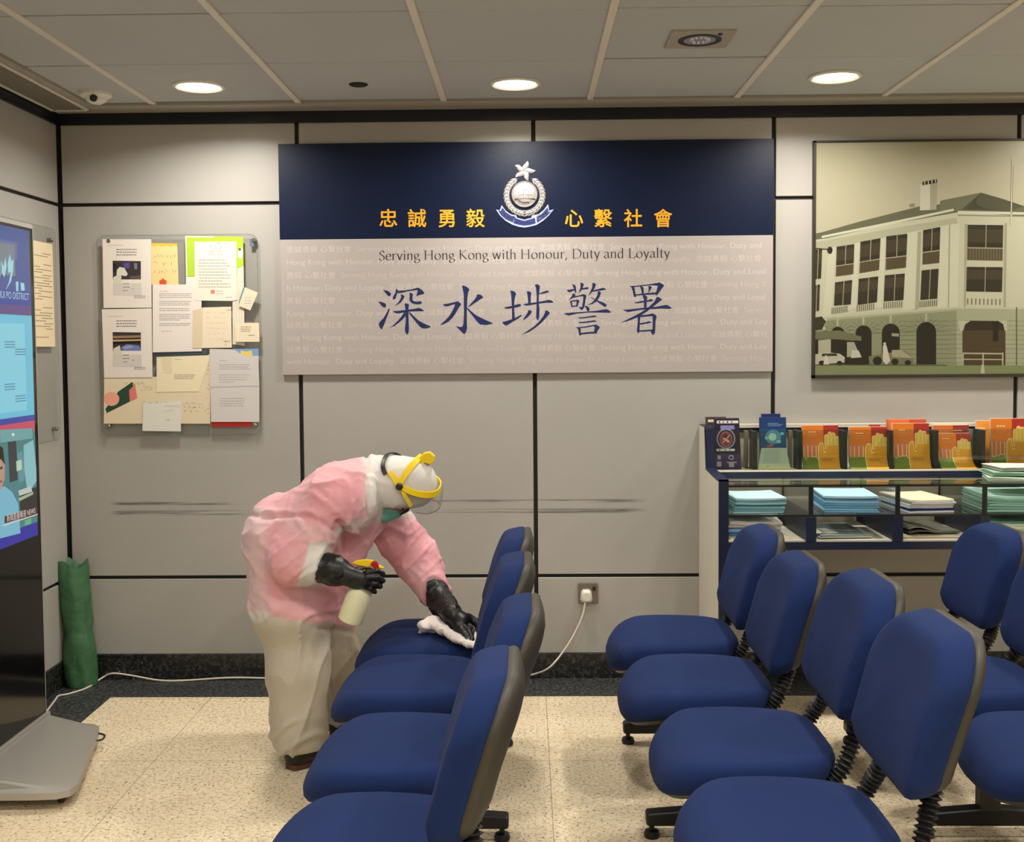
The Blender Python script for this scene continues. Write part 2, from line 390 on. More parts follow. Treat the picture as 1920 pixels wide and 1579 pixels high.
MB().lathe([(.053, -.0055), (.045, -.0048), (.03, -.0045), (.012, -.0043), (.0, -.0043)], (sx, sy, CEIL), n=36).build('reflector', M_CHROME, t, smooth=40)
bm_ = MB()
for a in range(0, 360, 30): bm_.box((sx+.03*math.cos(math.radians(a))-.004, sy+.03*math.sin(math.radians(a))-.004, CEIL-.009), (sx+.03*math.cos(math.radians(a))+.004, sy+.03*math.sin(math.radians(a))+.004, CEIL-.0045))
bm_.build('bulb_facets', M_CHROME, t)
MB().lathe([(0, -.01), (.006, -.009), (.008, -.004)], (sx+.055, sy-.075, CEIL), n=12).build('indicator', M_BLACK, t, smooth=40)
hx, hy = [float(v) for v in atz(672, 159, CEIL)[:2]]
tag(MB().lathe([(0, -.003), (.03, -.004), (.036, -.001), (.036, .004)], (hx, hy, CEIL), n=28).build('ceiling_speaker_hole', mat('dark hole', (30, 27, 25), .8), smooth=40), 'small round dark disc in the ceiling tile between two lit downlights', 'ceiling disc')
dx, dy = [float(v) for v in atz(180, 174, CEIL)[:2]]
t = empty('security_camera', (dx, dy, CEIL), 'small white dome security camera in the ceiling corner', 'camera')
MB().lathe([(.062, 0), (.062, -.012), (.050, -.022), (.044, -.022)], (dx, dy, CEIL), n=32).build('mount', M_WHITEP, t, smooth=40)
MB().lathe([(.045, -.014), (.044, -.022), (.037, -.034), (.022, -.043), (0, -.046)], (dx, dy, CEIL), n=32).build('dome', M_WHITEP, t, smooth=60)
MB().lathe([(.014, .0), (.014, .012), (.010, .016), (0, .017)], (dx+.006, dy-.040, CEIL-.026), (.15, -.8, -.55), n=20).build('lens', M_BLACK, t, smooth=50)
# linear air grille beside the left wall
gx0, gx1 = LEFT_X+.02, LEFT_X+.185
t = empty('air_grille', ((gx0+gx1)/2, 2.5, CEIL-.02), 'long grey slotted air grille in the ceiling along the left wall', 'air vent')
g = MB()
g.box((gx0, .6, CEIL-.014), (gx0+.016, WALL_Y-.1, CEIL-.002)); g.box((gx1-.016, .6, CEIL-.014), (gx1, WALL_Y-.1, CEIL-.002)); g.box((gx0, WALL_Y-.116, CEIL-.014), (gx1, WALL_Y-.1, CEIL-.002)); g.box((gx0, .6, CEIL-.014), (gx1, .616, CEIL-.002))
g.build('frame', M_CEILG, t, bevel=.002)
g = MB()
for i in range(9): 
    x = gx0+.02+i*.0148; g.prism([(x, .6, CEIL-.012), (x+.006, .6, CEIL-.012), (x+.009, .6, CEIL-.003), (x+.004, .6, CEIL-.003)], [(x, WALL_Y-.1, CEIL-.012), (x+.006, WALL_Y-.1, CEIL-.012), (x+.009, WALL_Y-.1, CEIL-.003), (x+.004, WALL_Y-.1, CEIL-.003)])
g.build('slats', mat('grille slats', (128, 122, 112), .6), t)
MB().box((gx0, .6, CEIL-.0035), (gx1, WALL_Y-.1, CEIL-.002)).build('back_plate', mat('grille dark', (28, 26, 24), .9), t)
# ---------------------------------------------------------------- police sign on the back wall
M_PRINT = attr_mat('printed surface', .45, .4); M_PAPER = attr_mat('printed paper', .8, .2); M_GLOSSP = attr_mat('glossy print', .3, .45)
SIGN_Y = WALL_Y-.014
def sgn(px, py):
    p = at(px, py, SIGN_Y); return float(p[0]), float(p[2])
sx0, sx1 = sgn(526, 480)[0], sgn(1449.5, 480)[0]
sz0, szm, sz1 = sgn(985, 700)[1], sgn(985, 445)[1], sgn(985, 265)[1]
sign = empty('police_sign', ((sx0+sx1)/2, WALL_Y, sz0), 'large police station sign with navy top, cream lower half and Chinese characters', 'sign')
g = MB(); g.box((sx0, SIGN_Y, sz0), (sx1, WALL_Y, szm)); g.build('lower_panel', mat('sign cream', (172, 164, 160), .5, spec=.3, vary=.03, vscale=3), sign, bevel=.001)
g = MB(); g.box((sx0-.002, SIGN_Y-.001, szm), (sx1+.002, WALL_Y, sz1)); g.build('upper_panel', mat('sign navy', (9, 22, 50), .38, spec=.26, bump=.05, bscale=200), sign, bevel=.001)
def wallfn(Y):
    return lambda u, v, h: (u, Y-h, v)
def Zp(ox, oy, sc):                                # points read from an enlarged view of the sign
    return lambda pts: [sgn(ox+p[0]/sc, oy+p[1]/sc) for p in pts]
S = 13.158
K1, K2, K3, K4, K5 = Zp(700, 520, S), Zp(815, 520, S), Zp(935, 520, S), Zp(1050, 520, S), Zp(1155, 520, S)
strokes = []
for K, L in ((K1, [
 [(240,315),(330,325),(400,360),(435,400),(428,450),(395,468),(355,455),(320,410)],
 [(115,595),(210,610),(290,640),(315,680),(300,745),(260,745),(210,715),(160,650)],
 [(375,775),(408,780),(345,960),(270,1160),(205,1295),(150,1220),(132,1140),(170,1090),(250,1010),(320,890)],
 [(560,285),(590,290),(612,330),(590,390),(548,530),(505,552),(478,530),(485,480),(545,380)],
 [(600,335),(800,320),(960,295),(1060,262),(1120,258),(1210,320),(1262,385),(1245,412),(1130,440),(1060,470),(1075,400),(1100,325),(1060,318),(850,345),(690,385),(600,395)],
 [(675,425),(720,430),(772,468),(740,540),(680,620),(610,670),(520,712),(590,650),(650,570),(690,490)],
 [(888,380),(940,390),(978,420),(965,500),(970,565),(1010,595),(1080,600),(1150,590),(1195,605),(1195,640),(1150,665),(1050,668),(960,645),(905,595),(888,540),(900,450)],
 [(478,835),(600,830),(760,810),(900,795),(1030,775),(1120,752),(1170,770),(1252,818),(1240,838),(1100,838),(930,845),(780,865),(640,890),(570,890),(510,865)],
 [(770,655),(800,640),(840,650),(882,675),(868,760),(868,1000),(880,1280),(870,1370),(832,1420),(790,1360),(778,1290),(800,1080),(795,800)],
 [(790,860),(800,950),(720,1040),(620,1130),(520,1200),(385,1252),(480,1190),(600,1080),(700,960),(760,870)],
 [(880,850),(930,890),(1010,970),(1120,1070),(1250,1140),(1420,1215),(1400,1235),(1290,1265),(1190,1255),(1130,1200),(1040,1090),(950,980),(880,890)]]),
 (K2, [
 [(670,210),(725,205),(800,240),(860,300),(825,380),(805,520),(795,800),(792,1000),(800,1260),(770,1360),(725,1408),(650,1330),(560,1245),(520,1205),(640,1228),(690,1215),(708,1150),(722,900),(718,600),(720,420),(690,280)],
 [(200,668),(330,650),(470,615),(570,590),(630,630),(658,675),(600,740),(530,870),(440,1000),(340,1095),(230,1155),(125,1185),(240,1080),(340,980),(420,860),(480,740),(505,665),(430,680),(330,715),(260,718),(225,695)],
 [(1050,420),(1110,425),(1165,450),(1203,500),(1120,550),(1000,630),(900,700),(815,740),(900,640),(990,540),(1030,480)],
 [(800,745),(850,790),(960,890),(1080,970),(1250,1050),(1445,1135),(1400,1155),(1250,1180),(1120,1165),(1050,1100),(950,970),(870,870),(800,790)]]),
 (K3, [
 [(285,335),(330,328),(400,360),(432,410),(405,480),(385,600),(385,800),(400,1040),(330,1060),(330,800),(318,560),(305,410)],
 [(132,745),(300,710),(420,680),(500,655),(550,675),(552,705),(500,730),(380,755),(250,775),(170,775)],
 [(80,1110),(200,1075),(340,1030),(450,980),(560,925),(575,945),(480,1020),(350,1095),(195,1195),(130,1165)],
 [(690,350),(760,345),(805,380),(790,480),(790,640),(728,650),(720,520),(705,410)],
 [(890,185),(940,170),(990,185),(1020,225),(1005,320),(990,480),(990,640),(1010,800),(995,1010),(965,1070),(925,1000),(930,800),(940,480),(920,260)],
 [(1000,395),(1080,365),(1190,325),(1235,345),(1240,370),(1180,385),(1090,405),(1000,415)],
 [(600,665),(700,645),(900,620),(1090,585),(1250,555),(1310,575),(1355,615),(1330,628),(1150,630),(960,655),(760,690),(670,700)],
 [(735,810),(780,810),(825,850),(780,920),(700,1000),(590,1068),(640,980),(710,880)],
 [(1145,830),(1190,815),(1240,850),(1265,885),(1180,990),(1050,1130),(900,1250),(750,1350),(565,1418),(700,1330),(860,1220),(1000,1090),(1100,960),(1145,870)]]),
 (K4, [
 [(165,315),(300,295),(390,280),(400,310),(330,335),(225,375),(190,345)], [(290,180),(350,178),(385,215),(395,300),(405,380),(375,385),(350,300),(320,220)],
 [(500,130),(560,145),(590,180),(560,250),(520,330),(455,405),(490,300),(510,210)], [(535,270),(600,258),(680,240),(710,265),(690,290),(600,300),(520,310)],
 [(310,400),(360,405),(385,435),(340,500),(270,540),(200,578),(260,510),(300,450)],
 [(330,475),(480,445),(570,415),(620,425),(655,460),(630,560),(600,740),(540,815),(510,790),(455,735),(545,735),(560,640),(575,470),(480,475),(340,510)],
 [(240,590),(290,590),(310,710),(300,745),(280,735),(262,650)], [(250,585),(400,555),(440,550),(485,585),(455,640),(430,730),(395,715),(405,640),(410,590),(300,605)], [(290,705),(420,690),(430,715),(300,735)],
 [(800,145),(840,135),(890,180),(850,280),(780,380),(690,465),(740,370),(790,260)], [(800,325),(950,290),(1060,258),(1110,275),(1140,300),(1070,318),(940,335),(800,360)],
 [(940,335),(1000,360),(1010,395),(970,500),(900,600),(800,660),(660,690),(780,630),(860,550),(920,440)], [(755,490),(840,525),(940,575),(1060,620),(1145,670),(1140,725),(1100,730),(1000,660),(860,560),(770,510)],
 [(610,700),(680,715),(725,760),(735,795),(705,845),(670,830),(640,760)],
 [(90,890),(300,870),(600,850),(900,825),(1040,800),(1140,785),(1210,815),(1262,855),(1230,875),(1000,872),(700,870),(420,895),(215,945),(140,920)],
 [(445,990),(600,980),(740,960),(840,940),(900,955),(910,970),(820,985),(600,1010),(480,1018)], [(445,1105),(600,1095),(740,1075),(840,1058),(905,1078),(890,1095),(760,1110),(600,1130),(480,1132)],
 [(400,1225),(480,1240),(508,1260),(512,1400),(522,1420),(490,1448),(470,1410),(450,1290)], [(430,1235),(640,1210),(800,1180),(890,1165),(950,1200),(988,1235),(940,1300),(905,1360),(850,1370),(840,1330),(860,1230),(820,1205),(640,1240),(460,1255)],
 [(500,1375),(700,1350),(905,1340),(918,1385),(740,1390),(510,1415)]]),
 (K5, [
 [(325,210),(410,215),(455,240),(470,340),(495,470),(465,498),(435,460),(410,330),(375,240)], [(400,215),(620,195),(860,165),(1070,128),(1150,165),(1190,210),(1130,280),(1060,380),(1010,445),(960,430),(1000,330),(1030,210),(860,195),(620,222),(420,245)],
 [(590,220),(650,230),(680,260),(685,400),(640,405),(620,300)], [(800,210),(860,215),(885,250),(840,330),(790,390),(805,300)], [(470,425),(700,395),(960,372),(985,395),(940,425),(700,435),(480,455)],
 [(650,440),(720,440),(775,490),(755,560),(755,740),(690,750),(690,560),(665,480)], [(450,620),(640,585),(780,560),(870,535),(925,570),(890,590),(700,615),(560,640),(480,640)],
 [(165,800),(300,795),(480,775),(640,755),(800,742),(1000,725),(1150,695),(1250,680),(1330,720),(1375,765),(1330,778),(1100,772),(850,785),(640,800),(450,830),(300,860),(220,830)],
 [(1010,480),(1060,490),(1105,525),(1135,555),(1050,620),(920,720),(760,850),(560,970),(340,1065),(95,1130),(300,1030),(480,940),(640,850),(800,740),(940,610)],
 [(520,970),(600,950),(590,1100),(580,1330),(548,1392),(512,1325),(530,1180),(540,1040)], [(600,935),(780,920),(900,890),(960,915),(1005,965),(975,1080),(965,1360),(915,1432),(850,1350),(900,1290),(905,1100),(900,960),(780,965),(600,985)],
 [(580,1130),(720,1110),(810,1085),(880,1100),(890,1115),(780,1140),(640,1165),(590,1165)], [(570,1310),(740,1300),(900,1285),(905,1320),(760,1338),(570,1345)]])):
    for s in L: strokes.append(K(s))
g = MB(); art(g, [((22, 36, 84), [tuple(p[:2]) for p in s], 0) for s in strokes], wallfn(SIGN_Y), base=.0003)
o = g.build('station_name_lettering', M_PRINT, sign); fix_normals(o, (0, -1, 0))
# yellow motto either side of the crest
g = MB(); P = []
for ch, cx in zip('忠誠勇毅心繫社會', (727.5, 781.5, 836.5, 891, 1075.5, 1130, 1186.5, 1242.5)):
    x, z = sgn(cx, 423.5); x0, _ = sgn(cx-17, 410); x1, _ = sgn(cx+17, 410)
    P.append(((236, 168, 38), text_tri(ch, (x1-x0)*1.06, x, z+.0015, 'CENTER', 1.0, .014), 0))
art(g, P, wallfn(SIGN_Y-.001), base=.0003); o = g.build('motto_lettering', M_PRINT, sign); fix_normals(o, (0, -1, 0))
# serif line drawn with a broad nib
def G():
    st = lambda x, y0=0, y1=.46: [(x, y0), (x, y1)]
    sf = lambda x, y, w=.16: ('s', x, y, w)
    fl = lambda x, y: ('f', x, y)
    sm = smoothpts
    oval = lambda cx, cy, rx, ry: ell(cx, cy, rx, ry, 22, 90, 450)
    return {
    'S': (.50, [sm([(.40,.56),(.37,.64),(.27,.69),(.15,.65),(.10,.55),(.15,.44),(.27,.36),(.38,.27),(.42,.16),(.36,.05),(.23,0),(.12,.02),(.06,.14)], 5)]),
    'e': (.46, [[(.07,.24),(.40,.28)], sm([(.40,.28),(.36,.42),(.25,.46),(.12,.40),(.065,.24),(.10,.08),(.22,0),(.33,.02),(.41,.09)], 5)]),
    'r': (.37, [st(.12), sm([(.12,.32),(.19,.43),(.28,.46),(.33,.43)], 5), sf(.12,0), fl(.12,.46)]),
    'v': (.48, [[(.08,.46),(.25,.0)], [(.25,0),(.41,.46)], sf(.08,.46,.14), sf(.41,.46,.12)]),
    'w': (.72, [[(.07,.46),(.21,0)], [(.21,0),(.36,.44)], [(.36,.44),(.50,0)], [(.50,0),(.64,.46)], sf(.07,.46,.14), sf(.64,.46,.12), sf(.36,.46,.12)]),
    'y': (.48, [[(.08,.46),(.26,.02)], sm([(.41,.46),(.26,.02),(.18,-.18),(.08,-.23)], 5), sf(.08,.46,.14), sf(.41,.46,.12)]),
    'i': (.26, [st(.13), ('d', .13, .64), sf(.13,0), fl(.13,.46)]),
    'l': (.26, [st(.13,0,.74), sf(.13,0), fl(.13,.74)]),
    'n': (.54, [st(.12), sm([(.12,.33),(.2,.43),(.3,.46),(.38,.42),(.41,.30)], 5), st(.41,0,.31), sf(.12,0), sf(.41,0), fl(.12,.46)]),
    'h': (.54, [st(.12,0,.74), sm([(.12,.33),(.2,.43),(.3,.46),(.38,.42),(.41,.30)], 5), st(.41,0,.31), sf(.12,0), sf(.41,0), fl(.12,.74)]),
    'u': (.55, [st(.12,.14), sm([(.12,.15),(.15,.04),(.24,0),(.33,.03),(.42,.12)], 5), st(.42,0), fl(.12,.46), fl(.42,.46), sf(.46,0,.08)]),
    'g': (.48, [oval(.21,.31,.145,.145), sm([(.13,.19),(.09,.12),(.14,.065),(.30,.05),(.42,.01),(.42,-.13),(.28,-.22),(.13,-.2),(.07,-.11),(.13,-.01),(.2,.04)], 5), [(.32,.40),(.44,.43)]]),
    'o': (.53, [oval(.265,.23,.20,.23)]),
    'a': (.47, [sm([(.09,.37),(.14,.44),(.24,.46),(.33,.41),(.345,.30)], 5), [(.345,.31),(.345,.08),(.43,.01)], sm([(.345,.27),(.2,.24),(.09,.17),(.08,.07),(.16,0),(.26,.03),(.345,.11)], 5)]),
    'd': (.54, [st(.40,0,.74), sm([(.40,.40),(.30,.46),(.16,.42),(.08,.25),(.10,.08),(.21,0),(.32,.03),(.40,.11)], 5), fl(.40,.74), sf(.45,0,.08)]),
    't': (.32, [[(.14,.60),(.14,.12)], sm([(.14,.13),(.17,.02),(.24,.0),(.31,.04)], 5), [(.03,.44),(.29,.46)]]),
    'H': (.80, [st(.15,0,.69), st(.64,0,.69), [(.15,.365),(.64,.365)], sf(.15,0,.2), sf(.64,0,.2), sf(.15,.69,.2), sf(.64,.69,.2)]),
    'K': (.70, [st(.15,0,.69), [(.56,.69),(.17,.36)], [(.22,.40),(.62,0)], sf(.15,0,.2), sf(.15,.69,.2), sf(.56,.69,.15), sf(.63,0,.12)]),
    'D': (.77, [st(.15,0,.69), sm([(.10,.68),(.35,.69),(.56,.63),(.68,.46),(.68,.27),(.58,.09),(.38,0),(.10,.01)], 5), sf(.12,0,.12), sf(.12,.69,.12)]),
    'L': (.59, [st(.15,0,.69), [(.15,.012),(.52,.012),(.55,.14)], sf(.15,0,.2), sf(.15,.69,.2)]),
    ',': (.25, [[(.13,.05),(.07,-.13)]]), ' ': (.25, [])}
GL = G()
def nib_text(s, size, x, y):
    out = []; a = math.radians(20); nx, ny = .043*math.cos(a), .043*math.sin(a); cur = x
    for ch in s:
        adv, st = GL[ch]
        for q in st:
            if isinstance(q, tuple) and q[0] == 's': pts = [R(q[1]-q[3]/2, q[2]-.012 if q[2] > .1 else 0, q[1]+q[3]/2, q[2]+.012 if q[2] < .1 else q[2]+.008)]
            elif isinstance(q, tuple) and q[0] == 'f': pts = [[(q[1]-.10, q[2]-.05), (q[1]+.04, q[2]+.015), (q[1]+.04, q[2]-.06), (q[1]-.10, q[2]-.03)]]
            elif isinstance(q, tuple) and q[0] == 'd': pts = [ell(q[1], q[2], .05, .05, 10)]
            else:
                pts = []
                for (p0, p1) in zip(q[:-1], q[1:]):
                    quad = [(p0[0]-nx, p0[1]-ny), (p0[0]+nx, p0[1]+ny), (p1[0]+nx, p1[1]+ny), (p1[0]-nx, p1[1]-ny)]
                    pts.append(quad)
                    d = np.array(p1[:2])-np.array(p0[:2]); L = max(1e-6, math.hypot(*d)); n = (-d[1]/L*.013, d[0]/L*.013)
                    pts.append([(p0[0]-n[0], p0[1]-n[1]), (p0[0]+n[0], p0[1]+n[1]), (p1[0]+n[0], p1[1]+n[1]), (p1[0]-n[0], p1[1]-n[1])])
            for w_ in pts: out.append([(cur+p[0]*size, y+p[1]*size) for p in w_])
        cur += adv*size
    return out, cur-x
line = 'Serving Hong Kong with Honour, Duty and Loyalty'
_, wd = nib_text(line, 1, 0, 0)
xa, zb = sgn(710, 488); xb, _ = sgn(1256.5, 488)
polys, _ = nib_text(line, (xb-xa)/wd, xa, zb)
g = MB(); art(g, [((52, 44, 46), p, 0) for p in polys], wallfn(SIGN_Y), base=.0003); o = g.build('english_motto_lettering', M_PRINT, sign); fix_normals(o, (0, -1, 0))
# faint repeating rows of text printed across the cream panel
g = MB(); random.seed(5); P = []
E_ = 'Serving Hong Kong with Honour, Duty and Loyalty'; C_ = '忠誠勇毅 心繫社會'
for i, py in enumerate((473, 497, 521.5, 545, 569, 593, 615, 638, 661, 683)):
    xl, z = sgn(537, py); xr, _ = sgn(1440, py); x = xl; h = .034
    seq = [E_, C_] if i % 2 else [C_, E_]
    k0 = i*7 % 23
    first = True; j = 0
    while x < xr-.02:
        s = seq[j % 2]
        if first: s = s[k0 % max(1, len(s)-6):].strip(); first = False
        cjk = s and ord(s[0]) > 9999
        size = h*(.92 if cjk else 1.0)
        while s:
            tt = text_tri(s, size, x, z, 'LEFT', 1.08, .0)
            wdt = max(p[0] for p in tt[1])-x
            if x+wdt <= xr: break
            s = s[:-1].strip()
        if not s: break
        bright = (196, 187, 180) if cjk or (i*3+j) % 3 == 0 else (189, 179, 172)
        P.append((bright, tt, 0)); x += wdt+.022; j += 1
art(g, P, wallfn(SIGN_Y), base=.00015); o = g.build('background_lettering', M_PRINT, sign); fix_normals(o, (0, -1, 0))
# crest: five-petalled flower, laurel wreath, medallion, ribbon
EC = Zp(920, 290, 10.523)
M_SILV = mat('silver relief', (176, 172, 170), .38, metal=.35, spec=.6, bump=.25, bscale=260); M_RIB = mat('ribbon blue', (44, 58, 128), .5)
crest = MB()
def relief(mb, pts, h0, h1, inset=.75, mi=0):
    P = EC(pts); cx = sum(p[0] for p in P)/len(P); cz = sum(p[1] for p in P)/len(P); y = SIGN_Y-.001
    r0 = [(p[0], y, p[1]) for p in P]; r1 = [(p[0], y-h0, p[1]) for p in P]; r2 = [(cx+(p[0]-cx)*inset, y-h1, cz+(p[1]-cz)*inset) for p in P]
    a = sum(P[i][0]*P[(i+1) % len(P)][1]-P[(i+1) % len(P)][0]*P[i][1] for i in range(len(P)))
    rings = [r0, r1, r2] if a > 0 else [r0[::-1], r1[::-1], r2[::-1]]
    mb.loft(rings, mi)
fl = MB(); base_pet = [(0, -5), (45, -30), (95, -75), (120, -130), (105, -200), (60, -165), (10, -130), (-25, -85), (-20, -35)]
for k in range(5):
    a = math.radians(72*k-12); relief(fl, [(665+(p[0]*math.cos(a)-p[1]*math.sin(a))*.98, 325+(p[0]*math.sin(a)+p[1]*math.cos(a))*.9) for p in smoothpts(base_pet, 3, True)], .003, .006, .5)
fl.build('crest_flower', M_SILV, sign, smooth=50)
wr = MB()
for side in (-1, 1):
    for k in range(13):
        a = math.radians(90+side*(8+k*11.5)); 
        for off, rr in ((-34, .9), (30, 1.0), (0, 1.1)):
            r = 355+off; cx, cy = 668+r*math.cos(a)*1.0, 810+r*math.sin(a)*1.0
            ta = a+side*math.radians(90+ (24 if off > 0 else (-24 if off < 0 else 0)))
            L, W_ = 78*rr, 24*rr
            pts = [(cx+L*c*math.cos(ta)-W_*s_*math.sin(ta), cy+L*c*math.sin(ta)+W_*s_*math.cos(ta)) for c, s_ in ((-1, 0), (-.5, .8), (.1, 1), (.6, .6), (1, 0), (.6, -.6), (.1, -1), (-.5, -.8))]
            relief(wr, pts, .002, .0055 if off else .008, .35)
wr.build('crest_wreath', M_SILV, sign, smooth=60)
cxw, czw = EC([(668, 785)])[0]; rr_ = EC([(668+255, 785)])[0][0]-cxw
MB().lathe([(rr_*1.02, .0), (rr_*1.02, .006), (rr_*.96, .010), (rr_*.90, .0075), (rr_*.75, .011), (rr_*.45, .0145), (0, .016)], (cxw, SIGN_Y, czw), (0, -1, 0), n=40).build('crest_medallion', M_SILV, sign, smooth=50)
md = MB()
for pts in ([(470, 868), (880, 862), (880, 872), (470, 878)], [(560, 800), (810, 796), (810, 803), (560, 807)], [(600, 700), (720, 690), (720, 697), (600, 707)], [(640, 700), (650, 700), (650, 860), (640, 860)], [(740, 720), (750, 720), (750, 860), (740, 860)], [(540, 740), (550, 740), (550, 860), (540, 860)], [(540, 900), (640, 890), (760, 940), (640, 950)]):
    P = EC(pts); md.prism([(p[0], SIGN_Y-.0100, p[1]) for p in P], [(p[0], SIGN_Y-.0165, p[1]) for p in P])
md.build('crest_engraving', mat('engraved line', (140, 134, 130), .5, metal=.3), sign)
ribo = [(105, 1085), (180, 1100), (218, 1000), (300, 1110), (400, 1180), (505, 1200), (520, 1245), (665, 1285), (805, 1245), (815, 1195), (940, 1180), (1050, 1090), (1135, 975), (1150, 1105), (1245, 1080), (1150, 1200), (1030, 1310), (900, 1390), (760, 1425), (670, 1440), (560, 1425), (430, 1385), (300, 1310), (180, 1200)]
rb = MB(); P = EC(ribo)
art(rb, [((168, 176, 214), P)], wallfn(SIGN_Y-.001), base=.002)
cxr, cyr = 670, 1230
art(rb, [((38, 50, 112), EC([(145, 1098), (200, 1115), (228, 1040), (300, 1135), (400, 1205), (480, 1222), (440, 1340), (300, 1275), (205, 1195)]), 0), ((38, 50, 112), EC([(475, 1230), (510, 1265), (665, 1310), (820, 1265), (870, 1245), (888, 1355), (760, 1390), (665, 1400), (560, 1385), (450, 1355)]), 0), ((38, 50, 112), EC([(905, 1222), (1000, 1175), (1125, 1040), (1140, 1135), (1200, 1110), (1100, 1215), (1000, 1290), (915, 1345)]), 0)], wallfn(SIGN_Y-.001), base=.0028)
for s, (px, py), hgt, rot in (('香', (255, 1165), 95, 35), ('港', (360, 1240), 95, 25), ('HONG KONG POLICE', (667, 1330), 66, 0), ('警', (965, 1250), 95, -25), ('察', (1070, 1175), 95, -38)):
    (x, z), (x1, _) = EC([(px, py)])[0], EC([(px+hgt, py)])[0]; size = x1-x
    tt = text_tri(s, size, 0, 0, 'CENTER', .62 if len(s) > 3 else 1, .01); a = math.radians(-rot)
    vs = [(x+p[0]*math.cos(a)-(p[1]-size*.36)*math.sin(a), z+p[0]*math.sin(a)+(p[1]-size*.36)*math.cos(a)) for p in tt[1]]
    art(rb, [((184, 190, 220), ('tri', vs, tt[2]), 0)], wallfn(SIGN_Y-.001), base=.0036)
o = rb.build('crest_ribbon', M_PRINT, sign); fix_normals(o, (0, -1, 0))

# ---------------------------------------------------------------- framed building photograph
PY = WALL_Y-.02
def php(px, py):
    p = at(px, py, PY); return float(p[0]), float(p[2])
ZP = lambda pts: [php(1440+p[0]/2.979, 200+p[1]/2.979) for p in pts]
fx0, fz1 = php(1525.5, 264); fz0 = php(1525, 709.5)[1]; fx1 = fx0+1.36
ph = empty('building_photograph', ((fx0+fx1)/2, WALL_Y, fz0), 'large framed sepia photograph of an old arcaded colonial building', 'picture')
MB().box((fx0+.004, PY, fz0+.004), (fx1-.004, WALL_Y, fz1-.004)).build('backing', M_BLACK, ph)
fr = MB(); t_ = .011
for a, b in (((fx0, PY-.006, fz0), (fx0+t_, WALL_Y, fz1)), ((fx1-t_, PY-.006, fz0), (fx1, WALL_Y, fz1)), ((fx0, PY-.006, fz1-t_*.8), (fx1, WALL_Y, fz1)), ((fx0, PY-.006, fz0), (fx1, WALL_Y, fz0+t_*1.3))): fr.box(a, b)
fr.build('frame', mat('dark wood frame', (44, 38, 26), .45), ph, bevel=.001)
sky, wal, wal2, roof, win, base_, dk, grd = (203, 198, 168), (212, 211, 182), (192, 192, 162), (112, 113, 88), (60, 54, 40), (152, 156, 122), (44, 42, 30), (140, 149, 104)
X1 = 2370
A = [(sky, [(250, 190), (X1, 190), (X1, 1600), (250, 1515)]), 
 (roof, [(250, 712), (300, 702), (520, 640), (850, 556), (965, 545), (965, 525), (1190, 480), (1310, 515), (1430, 555), (1620, 620), (X1, 800), (X1, 850), (1430, 625), (1060, 590), (330, 735), (250, 748)]),
 ((92, 93, 70), [(1080, 575), (1190, 482), (1310, 515), (1430, 556), (1350, 585)]), ((124, 125, 98), [(960, 530), (1190, 480), (1080, 575), (1040, 580), (960, 590)])]
for k in range(9): A.append(((78, 78, 58), [(1180-14*k+k*2, 490+10*k), (1186-14*k+k*2, 490+10*k), (1120+22*k, 575), (1112+22*k, 575)], 5))
A += [(wal, [(250, 745), (330, 735), (640, 665), (1060, 590), (1430, 612), (X1, 830), (X1, 1500), (250, 1500)]), (wal2, [(250, 760), (640, 690), (1050, 620), (1060, 650), (850, 690), (380, 790), (250, 815)]),
 ((226, 226, 200), [(300, 722), (700, 640), (1035, 570), (1040, 582), (700, 655), (300, 735)]), ((226, 226, 200), [(1060, 582), (1430, 590), (1430, 604), (1060, 597)]), ((150, 150, 118), [(1060, 604), (1430, 610), (1430, 616), (1060, 610)]),
 ((222, 220, 196), [(850, 432), (945, 412), (940, 575), (848, 580)]), ((180, 178, 150), [(905, 425), (945, 412), (940, 575), (905, 578)]), (dk, [(862, 420), (944, 405), (944, 425), (862, 440)]), ((150, 148, 118), [(790, 545), (818, 540), (818, 560), (790, 562)])]
for k in range(4): A.append(((212, 210, 186), [(872+20*k, 417-4*k), (878+20*k, 416-4*k), (878+20*k, 436-4*k), (872+20*k, 437-4*k)]))
# pilasters and window bays
for q in ([(340, 790), (380, 782), (352, 1170), (300, 1180)], [(478, 765), (512, 758), (492, 1130), (448, 1140)], [(625, 738), (660, 728), (640, 1120), (595, 1128)], [(775, 705), (860, 690), (845, 1130), (752, 1140)], [(962, 668), (1070, 655), (1060, 1140), (945, 1130)]): A.append(((221, 220, 193), q, 8))
for q in ([(836, 700), (856, 696), (842, 1128), (820, 1132)], [(1010, 660), (1018, 660), (1006, 1440), (998, 1440)], [(1320, 650), (1334, 650), (1326, 1190), (1314, 1190)], [(1100, 655), (1112, 655), (1104, 1120), (1094, 1120)]): A.append(((178, 178, 146), q, 9))
W = [[(383,783),(482,768),(476,935),(378,948)], [(516,755),(628,735),(620,912),(510,930)], [(660,725),(778,710),(770,898),(656,912)], [(866,690),(962,672),(956,872),(862,882)], [(1115,660),(1313,662),(1309,860),(1112,856)],
 [(374,982),(470,968),(462,1105),(368,1112)], [(506,962),(616,948),(608,1092),(500,1108)], [(652,942),(764,932),(756,1080),(646,1088)], [(858,915),(952,905),(944,1072),(850,1080)], [(1110,895),(1310,897),(1306,1035),(1107,1032)], [(258,800),(302,795),(296,960),(252,965)], [(255,1000),(290,993),(285,1140),(250,1145)],
 [(1480, 670), (1680, 700), (1680, 880), (1478, 862)], [(1478, 905), (1680, 920), (1680, 1050), (1478, 1038)], [(1830, 735), (2010, 765), (2010, 920), (1830, 900)], [(1830, 940), (2010, 955), (2010, 1075), (1830, 1062)]]
